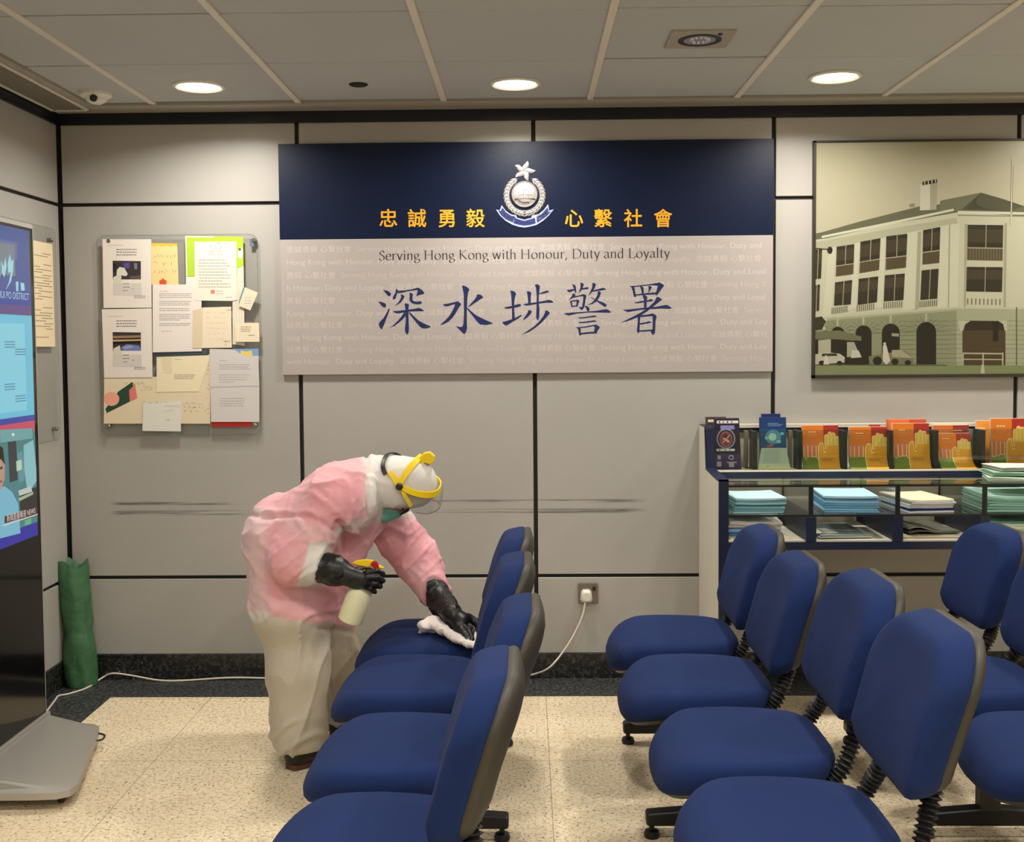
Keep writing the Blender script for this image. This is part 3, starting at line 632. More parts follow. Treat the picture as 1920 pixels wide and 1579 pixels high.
for i, q in enumerate(W):
    A.append((win, q, 10))
    lerp = lambda a, b, t: (a[0]+(b[0]-a[0])*t, a[1]+(b[1]-a[1])*t)
    m0, m1 = lerp(q[0], q[1], .52), lerp(q[3], q[2], .52); A.append(((168, 164, 134), [(m0[0]-2.5, m0[1]), (m0[0]+2.5, m0[1]), (m1[0]+2.5, m1[1]), (m1[0]-2.5, m1[1])], 11))
    A.append(((78, 70, 52), [lerp(q[0], q[3], .12), lerp(q[1], q[2], .12), lerp(q[1], q[2], .5), lerp(q[0], q[3], .5)], 10.5))
    if i in (0, 1, 2, 3, 4, 12, 14):                                # balcony rails
        A.append(((96, 86, 62), [lerp(q[0], q[3], .66), lerp(q[1], q[2], .66), q[2], q[3]], 12))
        A.append(((186, 182, 150), [lerp(q[0], q[3], .64), lerp(q[1], q[2], .64), lerp(q[1], q[2], .67), lerp(q[0], q[3], .67)], 13))
        for k in range(1, 12 if i == 4 else 8):
            t = k/(12 if i == 4 else 8); a, b = lerp(lerp(q[0], q[3], .66), lerp(q[1], q[2], .66), t), lerp(q[3], q[2], t)
            A.append(((140, 134, 104) if i == 4 else (76, 68, 50), [(a[0]-1.5, a[1]), (a[0]+1.5, a[1]), (b[0]+1.5, b[1]), (b[0]-1.5, b[1])], 13))
# balustrades under the lower windows
for (xa_, ya_, xb_, yb_) in ((352, 1125, 445, 1112), (492, 1112, 595, 1098), (642, 1095, 752, 1085), (842, 1088, 946, 1078), (1104, 1070, 1306, 1075)):
    for k in range(9):
        t = (k+.5)/9; x = xa_+(xb_-xa_)*t; y = ya_+(yb_-ya_)*t; A.append(((120, 118, 88), [(x-2.5, y), (x+2.5, y), (x+2.5, y+34), (x-2.5, y+34)], 12))
A += [((180, 182, 150), [(330, 1180), (700, 1150), (1060, 1125), (1430, 1130), (X1, 1160), (X1, 1200), (1060, 1165), (330, 1200)], 13), ((206, 206, 176), [(330, 1172), (700, 1142), (1060, 1118), (1430, 1122), (1430, 1132), (1060, 1128), (330, 1182)], 13.5),
 (base_, [(320, 1196), (700, 1165), (1052, 1140), (1052, 1445), (320, 1445)], 13), ((178, 182, 148), [(1052, 1150), (1430, 1155), (X1, 1190), (X1, 1450), (1052, 1445)], 13)]
for k in range(10):
    y = 1195+26*k
    A.append(((118, 122, 90), [(730, y+4), (1052, y), (1052, y+3.5), (730, y+7.5)], 14)); A.append(((142, 146, 114), [(1325, y), (1430, y+2), (1430, y+5), (1325, y+3)], 14)); A.append(((142, 146, 114), [(1010, y), (1085, y), (1085, y+3), (1010, y+3)], 14))
def arch(x0, x1, yt, yb): 
    r = (x1-x0)/2; return [(x0, yb)]+[((x0+x1)/2-r*math.cos(math.radians(a)), yt+r*(1-math.sin(math.radians(a)))) for a in range(0, 181, 15)]+[(x1, yb)]
for x0, x1, yt in ((350, 428, 1230), (488, 578, 1222), (635, 735, 1212), (828, 938, 1203)):
    for k in range(11):
        a = math.radians(18*k); cx_, r_ = (x0+x1)/2, (x1-x0)/2; cy_ = yt+r_
        p0 = (cx_-math.cos(a)*r_, cy_-math.sin(a)*r_); p1 = (cx_-math.cos(a)*(r_+52), cy_-math.sin(a)*(r_+34)); n = (math.sin(a)*1.4, -math.cos(a)*1.4)
        A.append(((112, 116, 86), [(p0[0]-n[0], p0[1]-n[1]), (p0[0]+n[0], p0[1]+n[1]), (p1[0]+n[0], p1[1]+n[1]), (p1[0]-n[0], p1[1]-n[1])], 14.5))
    A.append((dk, arch(x0, x1, yt, 1440), 15)); A.append(((196, 196, 166), [((x0+x1)/2-6, yt-48), ((x0+x1)/2+4, yt-48), ((x0+x1)/2+3, yt-2), ((x0+x1)/2-4, yt-2)], 15))
A += [((84, 70, 48), [(1085, 1195), (1325, 1198), (1325, 1445), (1085, 1445)], 15), ((60, 50, 34), [(1085, 1195), (1325, 1198), (1325, 1250), (1085, 1250)], 15.5), (dk, [(1255, 1200), (1285, 1200), (1285, 1310), (1255, 1310)], 16), ((200, 200, 170), [(1060, 1195), (1130, 1197), (1100, 1215), (1090, 1250), (1070, 1255)], 16), ((200, 200, 170), [(1335, 1195), (1285, 1197), (1312, 1215), (1320, 1250), (1335, 1255)], 16)]
for q in ([(1085, 1374), (1312, 1376), (1312, 1384), (1085, 1382)], [(1085, 1408), (1315, 1410), (1315, 1416), (1085, 1414)], [(1085, 1374), (1092, 1374), (1092, 1445), (1085, 1445)], [(1196, 1374), (1204, 1374), (1204, 1445), (1196, 1445)], [(1306, 1374), (1314, 1374), (1314, 1445), (1306, 1445)]): A.append(((196, 192, 158), q, 17))
A += [((222, 220, 196), [(1361, 292), (1366, 292), (1360, 660), (1352, 660)], 17), ((100, 100, 74), [(1366, 330), (1369, 330), (1362, 600), (1360, 600)], 17), ((100, 100, 76), [(1384, 1120), (1390, 1120), (1390, 1445), (1384, 1445)], 17),
 (grd, [(250, 1440), (X1, 1452), (X1, 1600), (250, 1515)], 18), ((92, 96, 66), [(250, 1437), (1000, 1442), (1000, 1448), (250, 1445)], 18.5), ((206, 202, 172), [(1192, 1440), (1204, 1440), (1210, 1490), (1186, 1490)], 19),
 ((60, 62, 40), [(252, 1180), (300, 1172), (322, 1200), (300, 1245), (252, 1250)], 18), ((120, 122, 92), [(250, 1255), (400, 1250), (520, 1285), (520, 1308), (380, 1300), (250, 1295)], 19), (dk, [(255, 1300), (520, 1308), (540, 1440), (255, 1440)], 18.6), ((190, 188, 160), [(280, 1305), (350, 1300), (350, 1380), (280, 1380)], 19),
 ((206, 204, 178), [(258, 1385), (330, 1372), (400, 1380), (428, 1400), (426, 1430), (262, 1440)], 20), ((60, 60, 44), [(300, 1380), (380, 1378), (388, 1392), (300, 1395)], 21), (dk, ell(300, 1432, 18, 14, 12), 21), (dk, ell(398, 1432, 16, 12, 12), 21), ((226, 222, 200), [(318, 1390), (328, 1390), (340, 1440), (308, 1440)], 22),
 ((180, 178, 150), [(440, 1315), (480, 1315), (512, 1390), (440, 1400)], 20), ((216, 212, 190), [(468, 1360), (505, 1362), (522, 1400), (462, 1405)], 21), (dk, [(430, 1400), (545, 1405), (540, 1442), (430, 1440)], 20.5),
 ((128, 126, 96), [(560, 1395), (640, 1380), (760, 1362), (800, 1395), (812, 1420), (800, 1440), (565, 1440)], 20), ((176, 172, 142), [(690, 1360), (740, 1358), (790, 1392), (810, 1405), (690, 1398)], 21), (dk, ell(610, 1420, 26, 24, 14), 21), (dk, ell(708, 1425, 20, 18, 14), 21), (dk, ell(780, 1430, 18, 14, 14), 21), ((222, 216, 196), [(640, 1335), (660, 1332), (682, 1420), (660, 1442), (640, 1420)], 22), ((214, 208, 186), ell(650, 1325, 8, 9, 10), 22), ((170, 168, 140), [(690, 1265), (730, 1268), (730, 1285), (690, 1282)], 17), ((50, 48, 36), ell(345, 802, 15, 20, 14), 17), ((50, 48, 36), [(250, 788), (345, 796), (345, 800), (250, 792)], 17)]
g = MB(); xlim = fx1-.005
art(g, [(tuple(v*.79 for v in a[0]), [p for p in clipband(clipband(ZP(a[1]), 0, fx0+.006, xlim), 1, fz0+.008, fz1-.006)])+((a[2],) if len(a) > 2 else (i*.3,)) for i, a in enumerate(A) if len(clipband(clipband(ZP(a[1]), 0, fx0+.006, xlim), 1, fz0+.008, fz1-.006)) > 2], wallfn(PY), step=.00012, base=.0004)
o = g.build('print', M_GLOSSP, ph); fix_normals(o, (0, -1, 0))
# ---------------------------------------------------------------- notice board with pinned papers
def wpx(px, py, Y=WALL_Y):
    p = at(px, py, Y); return float(p[0]), float(p[2])
M_ACRYL = glass_mat('clear acrylic', (.965, .972, .968))
M_ACEDGE = glass_mat('clear acrylic edge', (.84, .86, .85)); M_STEEL = mat('brushed steel', (150, 146, 138), .35, metal=.9)
BY = WALL_Y-.020
x0, z1 = wpx(180, 441, BY); x1, z0 = wpx(490, 816, BY)
nb = empty('notice_board', ((x0+x1)/2, WALL_Y, z0), 'clear acrylic notice board on the back wall holding many letters', 'notice board')
rr = roundrect(x0, z0, x1, z1, .035, 8)
MB().prism([(p[0], BY, p[1]) for p in rr], [(p[0], BY+.004, p[1]) for p in rr]).build('panel', M_ACRYL, nb)
rim = MB(); ri = roundrect(x0+.006, z0+.006, x1-.006, z1-.006, .03, 8)
rim.loft([[(p[0], BY-.0008, p[1]) for p in rr], [(p[0], BY-.0008, p[1]) for p in ri]], cap0=False, cap1=False); rim.build('polished_edge', M_ACEDGE, nb)
for (px, py) in ((204, 800), (478, 798), (204, 452), (476, 450)):
    x, z = wpx(px, py, BY); MB().lathe([(.009, .0195), (.009, -.004), (.007, -.006), (0, -.006)], (x, BY+.0, z), (0, 1, 0), n=16).build('standoff', M_STEEL, nb, smooth=40)
MB().box((wpx(468, 447, BY)[0], BY-.0006, wpx(468, 462, BY)[1]), (wpx(476, 447, BY)[0], BY-.0001, wpx(468, 448, BY)[1])).build('tape', mat('blue tape', (96, 108, 132), .6), nb)
INK = (116, 111, 110); INKL = (166, 160, 157)
def textlines(x0, y0, x1, n, dy, col=INKL, h=1.1, rag=.5, seed=1):
    rnd = random.Random(seed); out = []
    for i in range(n):
        xe = x1-(x1-x0)*rag*rnd.random()*(1 if i % 4 == 3 else .25); x = x0; y = y0+i*dy
        while x < xe:
            w_ = rnd.uniform(1.5, 6); out.append((col, [(x, y), (min(x+w_, xe), y), (min(x+w_, xe), y+h), (x, y+h)], 1)); x += w_+.9
    return out
def scribble(x0, y0, x1, n, dy, col, seed=1, amp=2.4, step=2.6):
    rnd = random.Random(seed); out = []
    for i in range(n):
        x = x0; y = y0+i*dy
        while x < x1:
            if rnd.random() < .8:
                a, b = (x+rnd.uniform(-1, 1), y+rnd.uniform(-amp, amp)), (x+rnd.uniform(0, 2.4), y+rnd.uniform(-amp, amp)); d = (b[0]-a[0], b[1]-a[1]); L = max(.3, math.hypot(*d)); n_ = (-d[1]/L*.35, d[0]/L*.35)
                out.append((col, [(a[0]-n_[0], a[1]-n_[1]), (b[0]-n_[0], b[1]-n_[1]), (b[0]+n_[0], b[1]+n_[1]), (a[0]+n_[0], a[1]+n_[1])], 1))
            x += step
    return out
def paper(name, label, cat, quad, depth, col, marks=(), edge=None, group='papers on the notice board', fnp=None):
    """a sheet on the board: quad in pixels, depth = how far it stands off the board"""
    Y = BY-.0015-depth
    fp = fnp or (lambda p: wpx(p[0], p[1], Y))
    P = [fp(p) for p in quad]
    mb = MB(); mb.prism([(p[0], Y-.0004, p[1]) for p in P], [(p[0], Y, p[1]) for p in P], 0, col)
    art(mb, [(m[0], [fp(q) for q in m[1]])+tuple(m[2:3]) for m in marks], wallfn(Y-.0004), step=.00012, base=.00015)
    return tag(mb.build(name, M_PAPER, None), label, cat, group)
WH, CR, IV = (226, 218, 210), (224, 210, 180), (232, 218, 192)
Zb = lambda pts, s=3.947: [(170+p[0]/s, 420+p[1]/s) for p in pts]
zb = lambda x, y: (170+x/3.947, 420+y/3.947)
def photo_sheet(y, dark):
    m = []
    for k, yy in enumerate((186, 206, 226)): m += textlines(*zb(190, y+yy-112), zb(345, 0)[0], 1, 2, INK, 1.6, .1, k)
    m += textlines(*zb(130, y+155-112), zb(240, 0)[0], 1, 2, INKL, .9, .1, 3)
    ph_ = [(163, 272), (372, 275), (372, 410), (165, 410)]; dy = y-112
    T = lambda pts: Zb([(p[0], p[1]+dy) for p in pts])
    m.append(((58, 52, 56), T(ph_), 1))
    if dark: m += [((212, 208, 196), T([(195, 340), (215, 318), (250, 325), (275, 370), (262, 388), (225, 380), (230, 405), (190, 400)]), 2), ((92, 74, 150), T([(240, 290), (290, 285), (285, 330), (250, 325)]), 2), ((92, 80, 74), T([(290, 385), (370, 380), (370, 410), (290, 410)]), 2), ((122, 118, 128), T([(320, 290), (345, 290), (345, 335), (325, 335)]), 2), ((40, 36, 36), T([(165, 290), (195, 300), (185, 350), (165, 360)]), 2)]
    else: m += [((152, 122, 82), T([(165, 300), (372, 296), (372, 312), (165, 318)]), 2), ((196, 172, 126), T([(165, 330), (372, 326), (372, 336), (165, 342)]), 2), ((34, 28, 26), T([(165, 345), (372, 340), (372, 355), (165, 362)]), 2), ((110, 122, 178), T([(225, 385), (270, 362), (360, 372), (372, 410), (235, 410)]), 2), ((148, 156, 196), T([(240, 380), (300, 370), (320, 385), (250, 400)]), 3)]
    m += [((206, 206, 186), T([(168, 395), (215, 370), (232, 440), (190, 452), (168, 440)]), 3), ((206, 200, 194), T([(165, 440), (375, 438), (380, 530), (165, 528)]), 1)]
    m += textlines(*zb(240, y+440-112), zb(340, 0)[0], 5, 3.2, (120, 114, 112), 1.3, .3, 5); m += textlines(*zb(322, y+532-112), zb(408, 0)[0], 2, 3, (110, 106, 106), 1.0, .2, 6)
    return m
paper('letter', 'cream handwritten sheet with a green and pink drawing at the bottom left of the board', 'paper', Zb([(100, 1135), (560, 1130), (885, 960), (885, 1478), (98, 1478)]), .0005, CR,
      [((46, 74, 58), Zb([(205, 1240), (310, 1168), (345, 1290), (300, 1310), (120, 1400), (108, 1370)]), 1), ((236, 168, 146), Zb(ell(155, 1295, 58, 52, 20)), 2), ((222, 122, 118), Zb([(285, 1232), (320, 1195), (345, 1290), (290, 1312)]), 2), ((196, 148, 90), Zb([(308, 1185), (328, 1178), (345, 1285), (325, 1215)]), 3)]
      + scribble(*zb(250, 1180), zb(400, 0)[0], 1, 4, (96, 90, 84), 4)+scribble(*zb(690, 1330), zb(850, 0)[0], 3, 7, (120, 112, 104), 7)+scribble(*zb(380, 1210), zb(460, 0)[0], 2, 5, (150, 140, 128), 8)+scribble(*zb(860, 1010), zb(880, 0)[0], 12, 9, (130, 122, 112), 9))
paper('letter', 'white printed sheet with a dark photograph of a white figure, top left of the board', 'paper', Zb([(87, 113), (448, 113), (452, 620), (96, 622)]), .0020, WH, photo_sheet(112, True))
paper('letter', 'white printed sheet with a photograph of wooden shelves, below the other photo sheet', 'paper', Zb([(83, 632), (452, 625), (458, 1135), (100, 1138)]), .0026, WH, photo_sheet(640, False))
paper('letter', 'yellow bordered handwritten note between the photo sheet and the green card', 'note', Zb([(450, 142), (640, 145), (650, 448), (452, 450)]), .0012, (236, 208, 148),
      [((238, 190, 72), Zb([(450, 142), (640, 145), (641, 168), (620, 158), (590, 170), (560, 158), (530, 170), (500, 158), (470, 170), (450, 160)]), 1)]+scribble(*zb(470, 235), zb(625, 0)[0], 3, 15, (128, 110, 130), 11, 4, 3.2)+[((214, 84, 44), Zb([(508, 420), (525, 412), (535, 400), (545, 412), (562, 420), (560, 448), (510, 448)]), 2)])
paper('greeting_card', 'lime green card behind a white letter at the top right of the board', 'card', Zb([(700, 88), (1128, 95), (1132, 310), (1085, 330), (1085, 385), (705, 388)]), .0010, (172, 204, 62), [((226, 230, 206), Zb([(700, 88), (912, 92), (912, 100), (708, 98)]), 1), ((226, 230, 206), Zb([(700, 88), (710, 88), (714, 388), (705, 388)]), 1), ((232, 234, 226), Zb(ell(1108, 215, 20, 42, 16)), 1), ((90, 100, 70), Zb(ell(1104, 188, 11, 11, 12)), 2)])
paper('greeting_card', 'white folded card with a small drawing sticking out beside the letter with an orange flower', 'card', Zb([(1082, 310), (1132, 305), (1140, 900), (1050, 890), (1050, 560), (1082, 560)]), .0006, (224, 214, 196), [])
paper('letter', 'white letter with an orange flower stamp pinned over the green card', 'paper', Zb([(768, 132), (1078, 130), (1082, 562), (1040, 570), (772, 566)]), .0030, (232, 222, 208), scribble(*zb(800, 140), zb(1050, 0)[0], 1, 3, (90, 84, 80), 21, 1.8)+scribble(*zb(880, 160), zb(970, 0)[0], 4, 5.5, (120, 112, 104), 22)+textlines(*zb(800, 265), zb(1040, 0)[0], 10, 5.6, (148, 140, 132), 1.2, .6, 23)+[((226, 132, 98), Zb(ell(904, 502, 17, 17, 10)), 2)]+textlines(*zb(930, 495), zb(980, 0)[0], 2, 5, INKL, 1, .2, 24)+textlines(*zb(1000, 540), zb(1050, 0)[0], 1, 4, INKL, 1, .2, 25))
paper('letter', 'long white typed letter in the middle of the board', 'paper', Zb([(458, 448), (705, 448), (705, 390), (775, 390), (820, 560), (822, 950), (460, 960)]), .0022, (230, 222, 214), textlines(*zb(515, 496), zb(575, 0)[0], 1, 4, INKL, 1, .2, 30)+sum([textlines(*zb(508, yy), zb(750, 0)[0], nn, 3.4, (150, 144, 142), 1.1, .5, 31+yy) for yy, nn in ((515, 3), (570, 3), (625, 2), (668, 4), (735, 2))], [])+textlines(*zb(525, 792), zb(598, 0)[0], 1, 4, INKL, 1, .2, 36)+[((56, 56, 66), Zb([(460, 950), (822, 942), (822, 952), (460, 962)]), 1)])
paper('greeting_card', 'open cream card with faint handwriting beside the long typed letter', 'card', Zb([(755, 640), (830, 618), (1040, 612), (1045, 915), (825, 918), (755, 920)]), .0034, IV, [((218, 202, 172), Zb([(755, 640), (830, 618), (826, 918), (755, 920)]), 1)]+scribble(*zb(860, 655), zb(1000, 0)[0], 6, 10, (206, 180, 160), 40, 1.6)+scribble(*zb(985, 870), zb(1035, 0)[0], 2, 6, (110, 104, 96), 41, 2.4, 1.6)+scribble(*zb(1010, 640), zb(1040, 0)[0], 1, 6, (110, 104, 96), 42, 2.2, 1.5))
paper('letter', 'cream typed note above the white folded card in the lower middle of the board', 'note', Zb([(488, 985), (870, 972), (880, 1000), (800, 1240), (488, 1245)]), .0016, (234, 222, 188), textlines(*zb(620, 1000), zb(680, 0)[0], 1, 4, INKL, 1, .2, 50)+textlines(*zb(620, 1115), zb(775, 0)[0], 3, 3.4, (150, 144, 126), 1.2, .4, 51)+[((224, 210, 178), Zb([(520, 990), (600, 988), (600, 1110), (540, 1100)]), 1)])
paper('letter', 'small white folded card at the bottom edge of the board', 'card', Zb([(388, 1318), (668, 1308), (668, 1535), (383, 1532)]), .0040, (222, 222, 210), scribble(*zb(545, 1350), zb(650, 0)[0], 1, 8, (140, 136, 128), 60)+scribble(*zb(545, 1385), zb(615, 0)[0], 1, 8, (140, 136, 128), 61)+scribble(*zb(550, 1450), zb(600, 0)[0], 1, 8, (160, 156, 146), 62)+scribble(*zb(392, 1320), zb(570, 0)[0], 1, 8, (120, 116, 110), 63, 1.6))
paper('folder', 'red folder edge showing under the grey letter at the bottom right of the board', 'folder', Zb([(890, 1440), (1190, 1430), (1195, 1500), (895, 1500)]), .0008, (168, 40, 34), [])
paper('greeting_card', 'blue and yellow card peeking out above the grey letter at the lower right', 'card', Zb([(1060, 925), (1243, 922), (1246, 1180), (1060, 1180)]), .0012, (128, 162, 204), [((226, 204, 120), Zb([(1110, 935), (1150, 945), (1190, 935), (1200, 975), (1150, 985), (1110, 975)]), 1), ((224, 216, 200), Zb([(1060, 985), (1243, 975), (1246, 1180), (1060, 1180)]), 1)])
paper('letter', 'grey-white creased typed letter at the lower right of the board', 'paper', Zb([(880, 925), (1058, 928), (1140, 980), (1238, 975), (1248, 1170), (1248, 1465), (890, 1465), (884, 1100)]), .0030, (208, 204, 200), textlines(*zb(955, 1010), zb(1010, 0)[0], 1, 4, INKL, 1, .2, 70)+textlines(*zb(950, 1040), zb(1190, 0)[0], 3, 4, (168, 162, 160), 1.1, .5, 71)+textlines(*zb(950, 1115), zb(1180, 0)[0], 4, 4.4, (172, 168, 164), 1.0, .6, 72)+textlines(*zb(955, 1290), zb(1150, 0)[0], 4, 4.6, (168, 164, 160), 1.1, .5, 73)+[((186, 182, 178), Zb([(885, 1205), (1248, 1195), (1248, 1203), (885, 1213)]), 1)])
paper('small_card', 'small tilted cream card with a teal side hanging at the right edge of the board', 'card', Zb([(1142, 468), (1238, 508), (1182, 640), (1095, 606)]), .0080, (226, 214, 188), textlines(*zb(1140, 545), zb(1190, 0)[0], 3, 5, INKL, .8, .3, 80)+[((92, 150, 152), Zb([(1100, 560), (1130, 470), (1142, 468), (1095, 606)]), 1)])
paper('small_card', 'small cream name card pinned level at the right edge of the board', 'card', Zb([(1070, 732), (1245, 732), (1250, 872), (1072, 872)]), .0070, (232, 220, 192), textlines(*zb(1110, 760), zb(1190, 0)[0], 3, 4, (110, 104, 96), 1, .5, 85)+textlines(*zb(1165, 822), zb(1220, 0)[0], 1, 4, (110, 104, 96), 1.1, .2, 86))
# acrylic notice panel on the left wall, partly behind the screen stand
LXp = LEFT_X+.018
y0_, zt_ = [float(v) for v in atx(40, 455, LXp)[1:]]; y1_, zb_ = [float(v) for v in atx(113, 825, LXp)[1:]]
zt_ = float(atx(105, 430, LXp)[2]); y1_ = float(atx(108, 600, LXp)[1]); y0_ = 4.02
lb = empty('wall_notice_holder', (LEFT_X, (y0_+y1_)/2, zb_), 'clear acrylic notice panel on the left wall behind the upright screen', 'notice board')
rr = roundrect(y0_, zb_, y1_, zt_, .035, 6); ri = roundrect(y0_+.006, zb_+.006, y1_-.006, zt_-.006, .03, 6)
MB().prism([(LXp, p[0], p[1]) for p in rr], [(LXp-.004, p[0], p[1]) for p in rr]).build('panel', M_ACRYL, lb)
MB().loft([[(LXp+.0008, p[0], p[1]) for p in rr], [(LXp+.0008, p[0], p[1]) for p in ri]], cap0=False, cap1=False).build('polished_edge', M_ACEDGE, lb)
for z in (zb_+.05, zt_-.05): MB().lathe([(.009, .0175), (.009, -.004), (.007, -.006), (0, -.006)], (LXp, y1_-.04, z), (-1, 0, 0), n=16).build('standoff', M_STEEL, lb, smooth=40)
Xn = LXp+.002
ya, za = [float(v) for v in atx(98, 458, Xn)[1:]]; zc = float(atx(101, 650, Xn)[2]); yb = ya-.21*1.0; 
mb = MB(); mb.box((Xn, yb, zc), (Xn+.0006, ya, za), 0, (222, 206, 172))
rnd = random.Random(4); A = []; zz = za-.045; k = 0
while zz > zc+.03:
    k += 1
    L = rnd.uniform(.35, 1)*.17; A.append(((150, 138, 116), [(ya-.018-L if k % 2 else yb+.02, zz), ((ya-.018) if k % 2 else yb+.02+L, zz), ((ya-.018) if k % 2 else yb+.02+L, zz-.0035), (ya-.018-L if k % 2 else yb+.02, zz-.0035)], 0)); zz -= rnd.choice((.011, .011, .011, .034))
art(mb, A, lambda u, v, h: (Xn+.0006+h, u, v), base=.0002)
o = mb.build('letter', M_PAPER, None); tag(o, 'cream typed sheet on the left wall panel beside the upright screen', 'paper', 'papers on the left wall')

# ---------------------------------------------------------------- socket, plug and white cable
x0, z1 = wpx(1084, 1094, WALL_Y-.01); x1, z0 = wpx(1121.5, 1131.5, WALL_Y-.01)
so = empty('wall_socket', ((x0+x1)/2, WALL_Y, z0), 'steel wall socket on the back wall with a white plug in it', 'socket')
rr = roundrect(x0, z0, x1, z1, .004, 3); MB().prism([(p[0], WALL_Y-.010, p[1]) for p in rr], [(p[0], WALL_Y, p[1]) for p in rr]).build('face_plate', mat('satin steel plate', (128, 118, 104), .38, metal=.55), so, bevel=.001)
sx_, sz_ = wpx(1113.5, 1102.5); MB().box((sx_-.0065, WALL_Y-.015, sz_-.008), (sx_+.0065, WALL_Y-.009, sz_+.008)).build('switch', M_BLACK, so, bevel=.001)
for xx in (x0+.012, x1-.012): MB().lathe([(.003, 0), (.003, .001), (0, .0012)], (xx, WALL_Y-.010, z0+.006), (0, -1, 0), n=10).build('screw', M_STEEL, so)
pxm, pzm = wpx(1099.5, 1118, WALL_Y-.03)
pl = [(-.026, -.018), (-.018, -.029), (.018, -.029), (.026, -.018), (.022, .018), (.014, .027), (-.014, .027), (-.022, .018)]
cab = empty('power_cable', (pxm, WALL_Y-.03, 0), 'white power cable and plug running from the wall socket along the floor', 'cable')
MB().loft([[(pxm+p[0]*s, WALL_Y-y, pzm+p[1]*s) for p in pl] for s, y in ((.9, .010), (1, .014), (1, .026), (.86, .036), (.6, .042))]).build('plug', M_WHITEP, cab, smooth=35)
M_CABLE = mat('white cable', (218, 208, 188), .5)
pts = [(1097, 1130, WALL_Y-.035), (1092, 1155, WALL_Y-.04), (1076, 1190, WALL_Y-.045), (1056, 1222, WALL_Y-.06), (1030, 1252, WALL_Y-.08)]
P = [at(*p) for p in pts]
for px, py in ((1003, 1264), (975, 1269), (900, 1281), (800, 1287), (700, 1282), (600, 1276), (500, 1272), (430, 1271), (350, 1276), (300, 1276), (255, 1267), (225, 1263), (195, 1271), (165, 1289), (130, 1301), (110, 1305), (101, 1316)):
    q = atz(px, py, .006); P.append(q if q[1] < WALL_Y-.02 else np.array([q[0], WALL_Y-.02, .006+(q[1]-WALL_Y+.02)*.3]))
P.append(np.array([-1.865, 4.06, .012]))
MB().tube(smoothpts(P, 6), .0042, 8).build('cord', M_CABLE, cab, smooth=80)
# ---------------------------------------------------------------- rolled green sheeting in the corner
M_GREEN = mat('green tarpaulin', (58, 102, 66), .55, vary=.3, vscale=14, bump=.5, bscale=26)
gb = MB(); random.seed(9); n = 40; rings = []
gx, gy = float(at(155, 1250, 4.748)[0]), 4.748
for k in range(28):
    t = k/27; z = .004+t*.535; r = .066-.004*t+.004*math.sin(t*9)
    if abs(t-.42) < .035: r *= .93
    ring = []
    for i in range(n):
        a = 2*math.pi*i/n; d = mnoise.noise(Vector((math.cos(a)*1.5, math.sin(a)*1.5, z*7)))*.010+mnoise.noise(Vector((math.cos(a)*4, math.sin(a)*4, z*22)))*.004
        zz = z
        if k > 22: zz = z+(k-22)*.0035*math.sin(3*a+1)-(k-22)*.002; d += .004*math.sin(5*a)*(k-22)/5
        lean = -.045*t
        ring.append((gx+lean+(r+d)*math.cos(a), gy+.02*t+(r*.95+d)*math.sin(a), zz))
    rings.append(ring)
last = rings[-1]; cx_ = sum(p[0] for p in last)/n; cy_ = sum(p[1] for p in last)/n
for s, dz in ((.86, -.006), (.72, -.05), (.5, -.09)): rings.append([(cx_+(p[0]-cx_)*s, cy_+(p[1]-cy_)*s, p[2]+dz) for p in last])
gb.loft(rings); tag(gb.build('green_tarpaulin_roll', M_GREEN, None, smooth=70), 'rolled green tarpaulin standing in the corner beside the upright screen', 'tarpaulin')

# ---------------------------------------------------------------- upright digital screen
KX, KY0, KY1, KZ0, KZ1 = -1.79, 3.33, 4.073, .105, 1.905
M_SILVER = mat('brushed silver', (176, 172, 164), .42, metal=.55); M_BGLASS = mat('black glass', (6, 6, 7), .12, spec=.35)
ks = empty('digital_screen', ((KX-.03), (KY0+KY1)/2, 0), 'tall silver digital information screen on a floor base at the left wall', 'screen')
rr = roundrect(KY0, KZ0-.04, KY1, KZ1, .012, 4); ri = roundrect(KY0+.016, KZ0+.004, KY1-.016, KZ1-.016, .006, 4)
def kf(x): return lambda p: (x, p[0], p[1])
k_ = MB(); k_.loft([[kf(KX-.05)(p) for p in rr], [kf(KX-.004)(p) for p in rr], [kf(KX)(p) for p in ri]], cap1=False); k_.build('housing', M_SILVER, ks, smooth=30)
k_ = MB(); k_.loft([[kf(KX-.003)(p) for p in ri], [kf(KX-.001)(p) for p in ri]], cap0=False); k_.build('front_glass', M_BGLASS, ks)
# what the screen shows
def kp(px, py):
    q = atx(px, py, KX); return float(q[1]), float(q[2])
SY0, SY1 = KY0+.046, KY1-.04
SZ1 = kp(48, 432)[1]; SZ0 = kp(79, 1000)[1]
zz = lambda px, py: kp(px, py)[1]
def kr(z0, z1, y0=SY0, y1=SY1): return [(y0, z0), (y1, z0), (y1, z1), (y0, z1)]
za_, zb2, zc2, zd2, ze2 = zz(55, 574), zz(56, 592), zz(60, 778), zz(62, 800), zz(80, 985)
KA = [((64, 88, 158), kr(za_, SZ1)), ((96, 112, 168), kr(za_+.16, SZ1-.05, SY0, SY1-.1)), ((124, 134, 150), kr(za_+.10, SZ1-.06, SY0+.08, SY1-.12)), ((48, 72, 160), kr(za_+.0, za_+.05)),
 ((96, 76, 140), kr(zb2, za_)), ((112, 204, 232), kr(zc2, zb2)), ((140, 220, 240), kr(zc2+.02, zb2-.03, SY0+.02, SY1-.06)), ((60, 72, 168), kr(zd2+.02, zc2)), ((214, 84, 110), kr(zd2-.015, zd2+.022)),
 ((84, 138, 140), kr(ze2, zd2-.015)), ((52, 50, 168), kr(SZ0-.0, ze2+.02)), ((40, 38, 150), kr(SZ0, SZ0+.03))]
